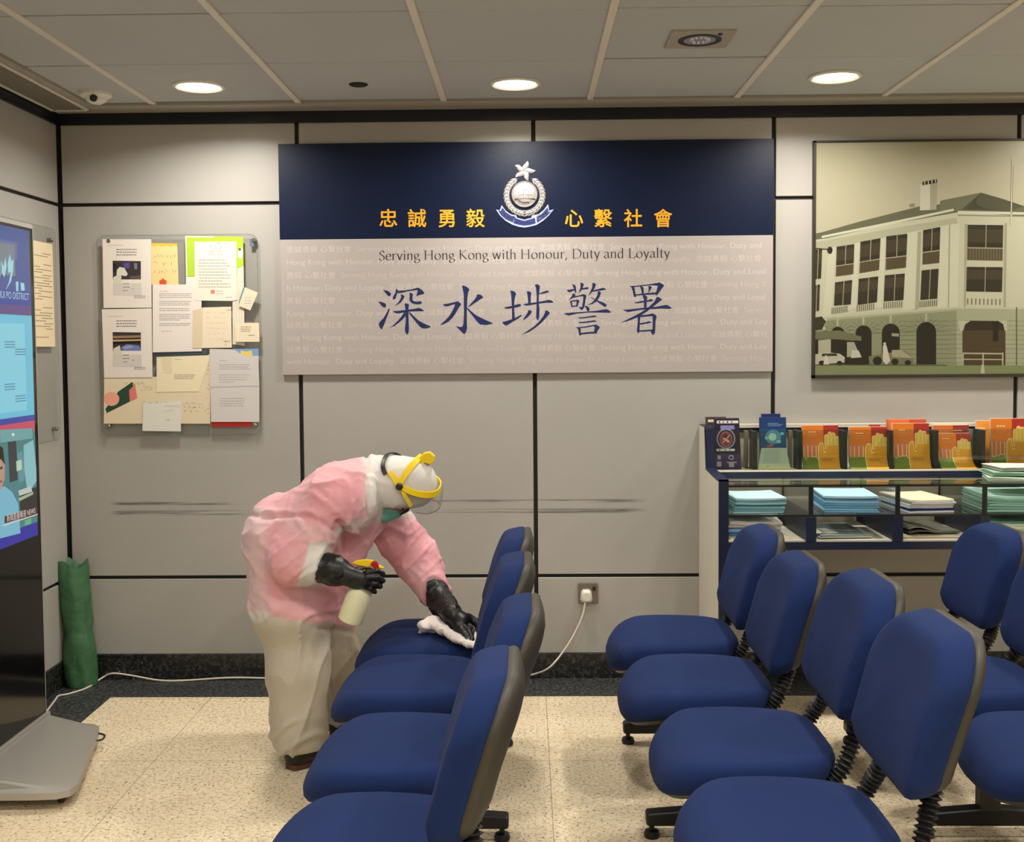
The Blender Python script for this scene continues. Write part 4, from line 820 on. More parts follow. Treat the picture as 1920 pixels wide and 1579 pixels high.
KP = lambda L: [kp(*p) for p in L]
for q in ([(2, 488), (6, 500), (10, 482), (12, 500), (8, 520), (3, 512)], [(14, 494), (18, 476), (21, 490), (25, 486), (24, 510), (20, 528), (10, 545), (16, 530), (20, 510), (15, 512)], [(29, 528), (34, 528), (34, 546), (30, 546)], [(38, 530), (45, 531), (46, 545), (39, 545)], [(-6, 495), (0, 490), (0, 520), (-6, 525)]): KA.append(((168, 228, 240), KP(q), 14))
p0, p1 = kp(50, 566), kp(50, 552)
tt = text_tri('SHAM SHUI PO DISTRICT', (p1[1]-p0[1])*1.32, SY1-.02, p0[1]+.006, 'RIGHT', .86); KA.append(((190, 226, 240), tt, 14))
for (a, b) in ((0, 640), (0, 720), (20, 654), (20, 742)):
    for k in range(3): KA.append(((90, 150, 180), kr(zz(10+a, b+5*k), zz(10+a, b+5*k+2), kp(8+a, b)[0], kp(28+a, b)[0]), 14))
# newsreader picture
KA += [((58, 66, 68), KP([(14, 822), (30, 826), (33, 900), (18, 905)]), 12), ((120, 176, 176), KP([(0, 806), (60, 803), (61, 822), (20, 828), (0, 830)]), 12), ((150, 206, 210), KP([(44, 835), (62, 825), (70, 900), (52, 925), (45, 880)]), 12), ((110, 160, 170), KP([(32, 850), (42, 846), (46, 900), (36, 905)]), 12), ((196, 226, 200), KP([(30, 865), (40, 862), (41, 880), (31, 884)]), 13),
 ((48, 46, 44), KP([(36, 925), (70, 912), (72, 965), (38, 975)]), 13), ((206, 214, 206), KP([(34, 920), (58, 912), (60, 922), (36, 930)]), 14), ((176, 190, 160), KP([(34, 934), (62, 922), (62, 927), (36, 940)]), 14),
 ((132, 196, 220), KP([(-40, 940), (-6, 915), (8, 912), (22, 922), (34, 945), (38, 1000), (-40, 1020)]), 14), ((198, 158, 140), KP([(-30, 850), (-10, 838), (4, 845), (9, 870), (8, 898), (2, 918), (-14, 928), (-30, 900)]), 15), ((36, 30, 28), KP([(-32, 868), (-26, 842), (-6, 832), (5, 840), (9, 872), (2, 862), (-14, 858), (-28, 880)]), 16), ((60, 46, 42), KP([(0, 876), (4, 874), (4, 879), (0, 881)]), 17), ((170, 96, 96), KP([(-2, 902), (4, 900), (3, 905), (-2, 907)]), 17),
 ((88, 42, 40), KP([(8, 968), (70, 950), (71, 962), (8, 982)]), 18), ((224, 220, 214), KP([(5, 984), (71, 963), (71, 965), (5, 987)]), 19), ((110, 190, 140), KP([(46, 976), (58, 972), (58, 982), (46, 986)]), 19), ((250, 250, 236), KP(ell(24, 815, 2.4, 3, 10)), 19)]
zt = kp(10, 976); tt = text_tri('新聞直播報道 NEWS', .034, 0, 0, 'LEFT', .9)
a0, a1 = kp(12, 978), kp(66, 962); sl = (a1[1]-a0[1])/(a1[0]-a0[0]); sc = (a1[0]-a0[0])/max(p[0] for p in tt[1])
KA.append(((232, 226, 220), ('tri', [(a0[0]+p[0]*sc, a0[1]+p[1]*.8+p[0]*sc*sl) for p in tt[1]], tt[2]), 20))
g = MB(); kx = KX-.0008
art(g, [(a[0], clipband(clipband(a[1], 0, SY0, SY1), 1, SZ0, SZ1) if not (isinstance(a[1], tuple) and a[1][0] == 'tri') else a[1])+tuple(a[2:3] or (i*.5,)) for i, a in enumerate(KA)], lambda u, v, h: (kx+h, u, v), step=.00008, base=.0004)
o = g.build('display_picture', attr_mat('lit display', .3, .4, emit=.75), ks); fix_normals(o, (1, 0, 0))
# floor base with rounded front corners, rising towards the screen
bz = [(-1.80, 4.075), (-1.62, 4.072), (-1.588, 4.045), (-1.575, 4.01)]+[(-1.449, 3.50), (-1.455, 3.455), (-1.49, 3.432), (-1.56, 3.425)]+[(-1.80, 3.42)]
bi = [(-1.80, 4.06), (-1.65, 4.055), (-1.625, 4.03), (-1.615, 3.99), (-1.49, 3.51), (-1.495, 3.475), (-1.52, 3.455), (-1.58, 3.45), (-1.80, 3.44)]
top = [(-1.80, 4.06, .10), (-1.76, 4.05, .098), (-1.745, 4.03, .098), (-1.74, 3.99, .098), (-1.725, 3.52, .098), (-1.725, 3.48, .098), (-1.74, 3.46, .098), (-1.76, 3.45, .098), (-1.80, 3.44, .10)]
k_ = MB(); k_.loft([[(p[0], p[1], .038) for p in bz], [(p[0], p[1], .060) for p in bz], [(p[0], p[1], .068) for p in bi], [t for t in top]]); k_.build('base_plate', M_SILVER, ks, smooth=28)
k_ = MB(); k_.box((KX-.10, KY0+.03, .038), (KX+.012, KY1-.0, .11)); k_.box((KX-.16, 3.45, .038), (KX-.05, 4.0, .075)); k_.build('plinth', M_SILVER, ks, bevel=.004)
for (x, y) in ((-1.50, 3.50), (-1.62, 3.99), (-1.88, 3.50), (-1.88, 3.99)):
    c = MB(); c.lathe([(.004, .0), (.019, .001), (.019, .013), (.004, .014)], (x-.008, y, .0195), (1, 0, 0), n=20); c.build('castor', M_BLACK, ks, smooth=40)
    MB().box((x-.014, y-.006, .022), (x+.014, y+.018, .04)).build('castor_bracket', M_STEEL, ks, bevel=.002)
cl = MB().tube(smoothpts([(-1.575, 3.93, .045), (-1.545, 3.955, .042), (-1.548, 3.99, .046), (-1.575, 4.0, .05)], 6), .0035, 8); cl.build('cable_loop', M_BLACK, ks, smooth=80)
# ---------------------------------------------------------------- leaflet display counter
M_NAVY = mat('navy paint', (15, 27, 58), .45, vary=.06); M_CREAMP = mat('cream laminate', (208, 203, 188), .5, vary=.03); M_WHITEL = mat('white laminate', (214, 206, 188), .5)
M_GLASS = glass_mat('display glass', (.985, .995, .99), .09, .02); M_SHBLACK = mat('black edge strip', (10, 10, 14), .5)
M_DKGREEN = mat('dark divider', (34, 48, 44), .4); M_POCKET = mat('grey pocket', (132, 130, 116), .5)
SX0, SX1 = .740, 2.62; SB = WALL_Y-.004; SFY, UFY = 4.325, 4.655     # counter front and upper tier front
ZT, ZU, ZG, ZM, ZL0, ZL1 = 1.104, .926, .905, .788, .652, .688
dc = empty('display_counter', ((SX0+SX1)/2, (SFY+SB)/2, 0), 'navy and cream display counter with glass shelves and a leaflet rack along the back wall', 'display counter')
def endpanel(x0, x1, name):
    prof = [(SB, 0), (SFY+.012, 0), (SFY+.012, .915), (UFY, ZU+.004), (UFY+.035, ZT), (SB, ZT)]
    MB().prism([(x0, p[0], p[1]) for p in prof], [(x1, p[0], p[1]) for p in prof]).build('end_panel', M_CREAMP, dc)
    b = MB()
    fr_ = [(SFY, 0), (SFY+.014, 0), (SFY+.014, .927), (SFY, .927)]
    b.prism([(x0+.001, p[0], p[1]) for p in fr_], [(x1+.004, p[0], p[1]) for p in fr_])
    sl = [(SFY, .921), (SFY, .929), (UFY, ZU+.012), (UFY+.030, ZT+.003), (SB, ZT+.003), (SB, ZT-.002), (UFY+.034, ZT-.002), (UFY+.006, ZU-.004)]
    b.prism([(x0+.001, p[0], p[1]) for p in sl], [(x1+.003, p[0], p[1]) for p in sl])
    b.box((x0+.006, UFY, ZU), (x1+.004, UFY+.034, ZT-.004)); b.build('edge_band', M_NAVY, dc)
endpanel(SX0, SX0+.034, 'l'); endpanel(SX1-.034, SX1, 'r')
xi0, xi1 = SX0+.034, SX1-.034
MB().box((xi0, SB-.016, ZL0), (xi1, SB, ZT)).build('back_board', mat('counter back board', (238, 231, 214), .6), dc)
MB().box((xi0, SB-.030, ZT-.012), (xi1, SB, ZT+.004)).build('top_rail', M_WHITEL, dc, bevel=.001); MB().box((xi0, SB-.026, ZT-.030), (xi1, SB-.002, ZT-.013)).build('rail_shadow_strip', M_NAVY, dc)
MB().box((xi0, UFY+.004, ZU-.022), (xi1, SB-.016, ZU)).build('rack_shelf', M_WHITEL, dc)
MB().box((xi0, UFY-.008, ZU-.030), (xi1, UFY+.004, ZU-.006)).build('rack_lip', M_NAVY, dc)
MB().box((xi0, UFY-.009, ZU-.006), (xi1, UFY+.004, ZU+.0005)).build('lip_edge', M_WHITEL, dc)
MB().box((xi0, SFY+.004, ZG-.006), (xi1, UFY+.06, ZG)).build('glass_top', M_GLASS, dc); MB().box((xi0, SFY+.002, ZG-.0075), (xi1, SFY+.0045, ZG+.0005)).build('glass_top_edge', M_SHBLACK, dc)
MB().box((xi0, SFY+.006, ZM-.006), (xi1, SB-.016, ZM)).build('glass_shelf', M_GLASS, dc); MB().box((xi0, SFY+.002, ZM-.0065), (xi1, SFY+.0062, ZM+.001)).build('glass_shelf_edge', M_SHBLACK, dc)
MB().box((xi0, SFY+.002, ZL0), (xi1, SB-.016, ZL1-.006)).build('bottom_board', M_NAVY, dc); MB().box((xi0, SFY+.010, ZL1-.006), (xi1, SB-.016, ZL1)).build('bottom_lining', M_WHITEL, dc)
PITCH = .334; dv = []
for i in range(1, 6):
    x = 1.083+PITCH*(i-1)+.014
    if x > xi1-.05: break
    dv.append(x)
    MB().box((x-.020, SFY+.001, ZL1-.004), (x+.020, SB-.016, ZM-.007)).build('lower_divider', M_NAVY, dc, bevel=.001)
    MB().box((x-.0035, SFY+.012, ZM), (x+.0035, SB-.016, ZG-.006)).build('glass_divider', M_GLASS, dc)
    MB().box((x-.008, SFY+.003, ZM), (x+.008, SFY+.013, ZG-.007)).build('upright', M_SHBLACK, dc)
    MB().box((x-.0038, SB-.020, ZM), (x+.0038, SB-.014, ZG-.006)).build('glass_edge', M_SHBLACK, dc)
# leaflet pockets on the upper tier
PX = [1412, 1496, 1581, 1667, 1752, 1840]
RY = UFY+.012
px_x = [float(at(p+4, 840, RY)[0]) for p in PX]; d_ = px_x[-1]-px_x[-2]
while px_x[-1]+d_ < xi1: px_x.append(px_x[-1]+d_)
for x in px_x:
    MB().prism([(x-.008, RY, ZU+.001), (x+.009, RY, ZU+.001), (x+.009, RY+.004, ZU+.160), (x-.008, RY+.004, ZU+.160)], [(x-.004, SB-.05, ZU+.001), (x+.004, SB-.05, ZU+.001), (x+.004, SB-.05, ZU+.160), (x-.004, SB-.05, ZU+.160)]).build('rack_divider', M_DKGREEN, dc)
    MB().box((x-.028, RY+.080, ZU+.001), (x-.012, RY+.105, ZU+.158)).build('pocket_side', M_POCKET, dc, bevel=.001)
MB().box((xi0+.004, RY-.006, ZU+.001), (xi1, RY-.003, ZU+.166)).build('pocket_front', glass_mat('clear pocket', (.82, .835, .79), .06, .05), dc)

M_LEAF = attr_mat('leaflet print', .5, .35)
def leaflet(name, label, cat, xc, w_, h, cols, marks, y0=RY+.020, lean=.030, curl=.0, n=10, thick=.016, group=None, taper=0, tilt=0, side=(236, 214, 190)):
    """a bundle of leaflets leaning in its pocket; marks in u 0..1 across, v 0..1 up"""
    def surf(u, v, hh=0):
        x = xc+(u-.5)*w_*(1-taper*(v-.3))+tilt*v; z = ZU+.002+v*h
        y = y0+lean*v-curl*max(0, 1-v/.32)**2-hh
        return (x, y, z)
    mb = MB(); vs = [k/n for k in range(n+1)]
    rings = [[surf(0, v), surf(1, v), (surf(1, v)[0], surf(1, v)[1]+thick, surf(1, v)[2]), (surf(0, v)[0], surf(0, v)[1]+thick, surf(0, v)[2])] for v in vs]
    mb.loft(rings, 0, side)
    art(mb, [(cols, R(0, 0, 1, 1), 0)]+list(marks), surf, step=.0002, base=.0003, cuts=vs)
    o = mb.build(name, M_LEAF, None); tag(o, label, cat, group); return o
def white_text(x0, y0, x1, n, dy, col, seed=0, h=.014):
    rnd = random.Random(seed); out = []
    for i in range(n):
        x = x0
        while x < x1*(1 if i < n-1 else .8):
            w_ = rnd.uniform(.03, .08); out.append((col, R(x, y0-i*dy, min(x+w_, x1), y0-i*dy+h), 6)); x += w_+.015
    return out
xl = lambda p, Y=RY+.02: float(at(p, 840, Y)[0])
purple = [((26, 22, 44), R(0, .28, 1, 1), 1), ((62, 50, 108), R(0, 0, 1, .30), 2), ((150, 160, 196), ell(.46, .60, .36, .20, 28), 2), ((34, 28, 56), ell(.46, .60, .31, .175, 28), 3), ((170, 92, 92), ell(.46, .59, .25, .15, 24), 4), ((120, 58, 60), ell(.46, .59, .21, .125, 24), 5), ((214, 170, 150), [(.32, .60), (.42, .63), (.60, .55), (.56, .51)], 6), ((60, 26, 28), ell(.46, .64, .08, .035, 12), 6), ((210, 150, 140), [(.30, .52), (.33, .50), (.62, .66), (.59, .68)], 7),
 ((226, 216, 206), R(.10, .90, .96, .955), 3), ((56, 46, 60), R(.18, .91, .24, .945), 4), ((56, 46, 60), R(.34, .91, .38, .945), 4), ((56, 46, 60), R(.5, .91, .56, .945), 4), ((56, 46, 60), R(.68, .91, .72, .945), 4), ((140, 126, 180), R(.25, .78, .8, .86), 2), ((222, 220, 226), R(.10, .355, .78, .40), 6), ((26, 22, 44), R(.2, .36, .23, .395), 7), ((26, 22, 44), R(.42, .36, .45, .395), 7), ((26, 22, 44), R(.6, .36, .62, .395), 7),
 ((190, 182, 206), R(.14, .19, .26, .27), 6), ((190, 182, 206), R(.12, .05, .28, .15), 6), ((190, 182, 206), ell(.64, .23, .10, .05, 16), 6), ((62, 50, 108), ell(.64, .23, .06, .028, 14), 7), ((190, 182, 206), [(.48, .12), (.84, .12), (.84, .145), (.48, .145)], 6), ((190, 182, 206), R(.56, .04, .74, .12), 6)]
leaflet('leaflet', 'dark purple leaflet with a red circle, at the left end of the leaflet rack', 'leaflet', xl(1364), .113, .212, (40, 32, 66), purple, lean=.02, side=(90, 80, 96), taper=.12)
leaflet('leaflet', 'dark brown leaflet tip standing behind the purple leaflet with a red circle', 'leaflet', xl(1348), .085, .214, (70, 56, 48), [((222, 212, 196), R(.1, .9, .9, .95), 1)], y0=RY+.075, lean=.02, side=(70, 60, 50))
blue = [((20, 72, 118), R(0, .3, 1, .8), 1), ((18, 50, 104), R(0, .78, 1, 1), 2), ((72, 142, 170), ell(.5, .62, .30, .14, 20), 3), ((168, 206, 190), ell(.47, .62, .15, .075, 16), 4), ((120, 186, 204), R(.62, .50, .78, .56), 4), ((120, 186, 204), R(.78, .66, .90, .71), 4), ((120, 186, 204), ell(.25, .60, .07, .03, 12), 4), ((150, 92, 84), [(.24, .44), (.4, .50), (.52, .47), (.46, .43), (.3, .42)], 5), ((140, 180, 210), R(.30, .86, .86, .866), 3), ((140, 180, 210), R(.30, .835, .80, .841), 3), ((140, 180, 210), R(.30, .885, .7, .891), 3)]
leaflet('leaflet', 'tall blue leaflet with a glowing centre, second in the leaflet rack', 'leaflet', xl(1451), .110, .214, (18, 62, 112), blue, lean=.022, side=(24, 60, 110))
leaflet('leaflet', 'plain dark blue leaflet sticking up highest behind the blue leaflet', 'leaflet', xl(1452), .084, .226, (22, 40, 92), [((60, 78, 130), R(.15, .9, .85, .905), 1)], y0=RY+.065, lean=.022, taper=.1, side=(22, 40, 92))
leaflet('leaflet', 'pale grey-green sheet leaning in front of the tall blue leaflet', 'leaflet', xl(1450), .126, .088, (206, 222, 206), [((186, 208, 200), [(.12, .3), (.68, .3), (.68, .95), (.12, .95)], 1), ((222, 226, 190), R(0, 0, 1, .26), 1), ((150, 140, 90), ell(.3, .14, .022, .035, 10), 2), ((180, 200, 196), R(.72, .35, .74, .98), 1)], y0=RY+.002, lean=.010, thick=.004, taper=.25)
def hand(seed, y_off=0, faded=0):
    o, rd, yl, gr, wt, pk = (214, 116, 34), (164, 44, 30), (226, 160, 34), (112, 136, 36), (240, 214, 150), (206, 120, 84)
    m = [(rd, R(.56, .62, 1, 1), 1), (gr, R(0, 0, .46, .34), 1), (o, R(0, .32, .58, 1), 2)]
    for k in range(4): m += [(wt, roundrect(.02+.115*k, .22+.02*(k % 3), .145+.115*k, .56, .05, 3), 3), (pk, roundrect(.035+.115*k, .235+.02*(k % 3), .13+.115*k, .58, .045, 3), 4)]
    m += [(wt, [(.42, -.0), (.42, .50), (.48, .60), (.56, .60), (.58, .50), (.60, .40), (.66, .40), (.72, .55), (1.0, .55), (1.0, 0)], 5), (yl, [(.445, 0), (.445, .50), (.49, .58), (.545, .58), (.56, .49), (.59, .37), (.68, .38), (.74, .52), (1.0, .52), (1.0, 0)], 6)]
    for k in range(4):
        x = .60+.10*k; t = (.78, .84, .82, .74)[k]; m += [(wt, roundrect(x, .42, x+.115, t+.012, .05, 3), 7), ((224, 186, 84), roundrect(x+.016, .42, x+.099, t, .042, 3), 8)]
    m += [(yl, R(.66, .34, 1.0, .53), 9)]
    m += white_text(.16, .83, .44, 1, .05, (236, 190, 130), seed, .035)+white_text(.16, .775, .42, 3, .032, (226, 164, 92), seed+1, .012)
    m += [((196, 120, 24), R(.52, .235, .86, .25), 10), ((150, 92, 20), R(.52, .195, .80, .208), 10), ((196, 120, 24), R(.52, .16, .84, .170), 10)]
    return [(c, [(min(1, max(0, p[0])), p[1]) for p in pts], l) for c, pts, l in m]
HL = 'orange hand leaflet, '
gname = 'orange hand leaflets in the rack'
leaflet('leaflet', HL+'third pocket from the left beside the blue leaflet', 'leaflet', xl(1540), .150, .180, (214, 116, 34), hand(1), lean=.02, curl=.020, group=gname)
leaflet('leaflet', HL+'lowest one, fourth pocket from the left', 'leaflet', xl(1628), .156, .172, (214, 116, 34), hand(2), lean=.02, curl=.030, group=gname, tilt=.004)
leaflet('leaflet', 'red sheet tip rising behind the fourth leaflet bundle in the rack', 'leaflet', xl(1648), .07, .178, (176, 50, 40), [], y0=RY+.06, lean=.02, taper=.5, thick=.004, side=(176, 50, 40))
leaflet('leaflet', HL+'fifth pocket, with a tall plain orange bundle behind it', 'leaflet', xl(1710), .152, .186, (214, 116, 34), hand(3), lean=.02, curl=.018, group=gname)
leaflet('leaflet', 'plain orange bundle standing tall behind the fifth hand leaflet', 'leaflet', xl(1708), .158, .200, (224, 112, 56), [((196, 84, 52), R(.55, .9, 1, 1), 1)], y0=RY+.050, lean=.02, thick=.03, side=(224, 120, 80))
leaflet('leaflet', HL+'strongly curled one in the sixth pocket', 'leaflet', xl(1795), .140, .140, (204, 112, 44), hand(4), lean=.035, curl=.045, group=gname, y0=RY+.035)
leaflet('leaflet', 'orange and dark red leaflet standing behind the strongly curled hand leaflet', 'leaflet', xl(1797), .150, .172, (196, 104, 44), [((140, 44, 40), R(.55, .80, 1, 1), 1), ((226, 190, 120), R(.55, .86, .8, .88), 2)]+white_text(.15, .86, .45, 2, .04, (226, 164, 104), 9), y0=RY+.085, lean=.02, thick=.02)
leaflet('leaflet', HL+'big upright one at the right end of the visible rack', 'leaflet', xl(1890), .150, .205, (234, 128, 24), hand(5), y0=RY+.004, lean=.012, group=gname)
leaflet('leaflet', 'pale orange leaflet behind and left of the big upright hand leaflet', 'leaflet', xl(1868), .120, .192, (238, 156, 60), [((240, 200, 150), R(0, .2, .3, .85), 1)], y0=RY+.06, lean=.02)
# stacks of printed sheets in the counter
def stack(name, label, cat, x0, x1, y0, y1, z, h, cols, n=5, seed=0, rot=0, sag=.0, top=None):
    rnd = random.Random(seed); mb = MB(); t = h/n; cx_, cy_ = (x0+x1)/2, (y0+y1)/2; a = math.radians(rot)
    for i in range(n):
        dx, dy, da = rnd.uniform(-.006, .006), rnd.uniform(-.006, .006), rnd.uniform(-.02, .02)+a; c = cols[i % len(cols)]
        m = 8; lo, hi = [], []
        for k in range(m+1):
            for s in (0, 1):
                u = k/m; x = (u-.5)*(x1-x0); y = (s-.5)*(y1-y0)
                X_ = cx_+dx+x*math.cos(da)-y*math.sin(da); Y_ = cy_+dy+x*math.sin(da)+y*math.cos(da)
                w_ = sag*math.sin(u*math.pi*1.6+.4+i*.3)*(i+1)/n if sag else 0
                e = .10*t*(1 if k in (0, m) else 0)
                lo.append((X_, Y_, z+i*t+.0004+max(0, w_))); hi.append((X_, Y_, z+(i+1)*t-.0006-e+max(0, w_)))
        for k in range(m):
            A_, B_, C_, D_ = 2*k, 2*k+1, 2*k+3, 2*k+2
            mb.prism([lo[A_], lo[D_], lo[C_], lo[B_]], [hi[A_], hi[D_], hi[C_], hi[B_]], 0, top if (top and i == n-1) else c)
    o = mb.build(name, M_PAPER, None); return tag(o, label, cat)
CYN = [(150, 196, 206), (108, 158, 166), (132, 182, 194), (98, 148, 156)]; BL = [(112, 166, 198), (142, 194, 220), (100, 152, 186)]; GRN = [(142, 186, 170), (118, 164, 150), (160, 200, 184)]
stack('paper_stack', 'pale cyan paper stack on the glass shelf at the left end of the counter', 'paper stack', .80, 1.0, 4.37, 4.60, ZM+.001, 0.060, CYN, 7, 1, 4, .004, (188, 222, 224))
stack('paper_stack', 'light blue paper stack on the glass shelf right of the first black upright', 'paper stack', 1.165, 1.375, 4.37, 4.62, ZM+.001, .066, BL, 7, 2, -3, .003, (176, 214, 228)).location.x += 0
stack('leaflet_stack', 'white and green leaflets over navy ones on the glass shelf, middle compartment', 'leaflet stack', 1.468, 1.65, 4.36, 4.62, ZM+.001, .050, [(196, 200, 206), (34, 40, 84), (190, 192, 204), (206, 206, 196)], 6, 3, 8, .004, (222, 214, 186))
stack('paper_stack', 'pale green paper stack on the glass shelf at the right of the counter', 'paper stack', 1.80, 2.06, 4.37, 4.66, ZM+.001, .060, GRN, 6, 4, -2, .006, (176, 214, 198))
stack('booklet', 'pale blue booklet leaning at the back behind the pale green stack', 'booklet', 1.95, 2.10, 4.69, 4.78, ZM+.001, .075, [(150, 190, 204), (110, 150, 180)], 4, 5, 6, .003)
stack('leaflet_stack', 'white and blue folded leaflets in the lower left compartment of the counter', 'leaflet stack', .80, 1.005, 4.40, 4.62, ZL1+.006, .056, [(92, 138, 184), (120, 166, 208), (206, 200, 196), (200, 196, 192)], 4, 6, -4, .004, (204, 196, 190))
stack('clipboard', 'thin dark edged cream board under the folded leaflets, lower left compartment', 'board', .79, 1.03, 4.36, 4.60, ZL1+.0005, .005, [(70, 62, 56)], 1, 7, 1, 0, (200, 190, 168))
stack('leaflet_stack', 'grey glossy leaflets lying in the lower second compartment', 'leaflet stack', 1.12, 1.33, 4.36, 4.66, ZL1+.0005, .016, [(150, 160, 160), (178, 180, 172)], 3, 8, 5, .002, (134, 142, 136))
stack('leaflet', 'white leaflet lying over the grey glossy leaflets at the left of the second lower compartment', 'leaflet', 1.12, 1.21, 4.38, 4.50, ZL1+.018, .003, [(206, 204, 196)], 1, 9, 10, .002)
stack('magazine', 'grey magazine with a lifted corner in the third lower compartment', 'magazine', 1.48, 1.69, 4.40, 4.64, ZL1+.012, .012, [(92, 94, 88), (150, 148, 136)], 2, 10, 7, .020, (140, 140, 126))
stack('tray_sheet', 'cream card lining under the grey magazine in the third lower compartment', 'card', 1.45, 1.70, 4.36, 4.68, ZL1+.0005, .008, [(170, 160, 138), (196, 186, 160)], 2, 11, 0, 0)
stack('paper_stack', 'pale green stack in the lower right compartment under the glass shelf', 'paper stack', 1.79, 2.06, 4.37, 4.66, ZL1+.0005, .055, GRN+[(220, 214, 170)], 5, 12, 2, .003, (170, 206, 194))
for i, (x, y, a, c) in enumerate(((1.98, 4.40, -14, (196, 210, 190)), (2.00, 4.44, -6, (150, 186, 160)), (2.02, 4.48, 4, (206, 204, 196)))):
    stack('folded_leaflet', ('lowest pale folded leaflet on the right of the glass counter top', 'middle green folded leaflet on the right of the glass counter top', 'topmost white folded leaflet on the right of the glass counter top')[i], 'leaflet', x-.16, x+.2, y-.04, y+.13, ZG+.001+i*.018, .013, [c, (c[0]-30, c[1]-24, c[2]-24)], 3, 20+i, a, .003, c)

# ---------------------------------------------------------------- linked waiting seats
M_BLUE = mat('blue upholstery', (27, 43, 86), .9, spec=.12, vary=.10, vscale=120, sheen=.02, bump=.12, bscale=700)
M_SHELL = mat('grey-black plastic shell', (58, 54, 46), .5, spec=.35); M_BELL = mat('black rubber bellows', (20, 20, 19), .5); M_FRAME = mat('black powder coat', (16, 16, 17), .45)
def outline(ra0, ra1, rb, n, taper_a, taper_b, N=56, n1=None):
    """closed outline, a from -ra0 to +ra1, half width rb shrinking towards +a (taper_a) or -a (taper_b)"""
    out = []
    for k in range(N):
        t = 2*math.pi*k/N; c, s = math.cos(t), math.sin(t)
        m_ = n if c < 0 or n1 is None else n1
        a = math.copysign(abs(c)**(2/m_), c); b = math.copysign(abs(s)**(2/m_), s)
        a *= ra1 if a > 0 else ra0
        q = rb
        if a > 0: q *= 1-taper_a*(a/ra1)**1.5
        else: q *= 1-taper_b*(-a/ra0)**(3 if n1 == 3.3 else 1.5)
        out.append((a, b*q))
    return out
def pillow(ol, rings, fn):
    mb = MB(); mb.loft([[fn(p[0]*s, p[1]*s, d) for p in ol] for s, d in rings], cap0=True, cap1=True); return mb
SEAT_OL = outline(.236, .212, .236, 3.1, .22, .04, n1=4.2)
def seat_fn(a, b, d, yc):
    z = .428+d-(.055*max(0, (-a-.10)/.136)**2)+.010*max(0, a/.2)**2-(.006*(1-(b/.24)**2) if d > 0 else 0)
    return (a, yc+b, z)
def corners(lo, hi, hb, rlo, rhi, arch, n=9):
    out = []
    for ca, cb, r, t0 in ((hi-rhi, hb-rhi, rhi, 0), (lo+rlo, hb-rlo, rlo, 90), (lo+rlo, -hb+rlo, rlo, 180), (hi-rhi, -hb+rhi, rhi, 270)):
        for k in range(n+1):
            t = math.radians(t0+90*k/n); a, b = ca+r*math.cos(t), cb+r*math.sin(t)
            out.append((a-(arch*(b/hb)**2 if a > 0 else 0), b*(1-.06*max(0, -a/abs(lo))**2-.05*max(0, a/hi)**2)))
    return out
BACK_OL = corners(-.160, .176, .208, .055, .105, .012)
def back_fn(a, b, d, yc, lift, bdx=0):
    z = .648+a*.955+lift; wrap = -.012*(abs(b)/.20)**2.2*(1 if d > -.001 else .9)
    if d > 0: d = d*(1-.30*min(1, max(0, (-a-.06)/.12))**1.4)
    x = .254+.26*(a+.13)-d+wrap-.012*math.exp(-((a+.05)/.10)**2)+bdx
    return (x, yc+b, z-.2*d)
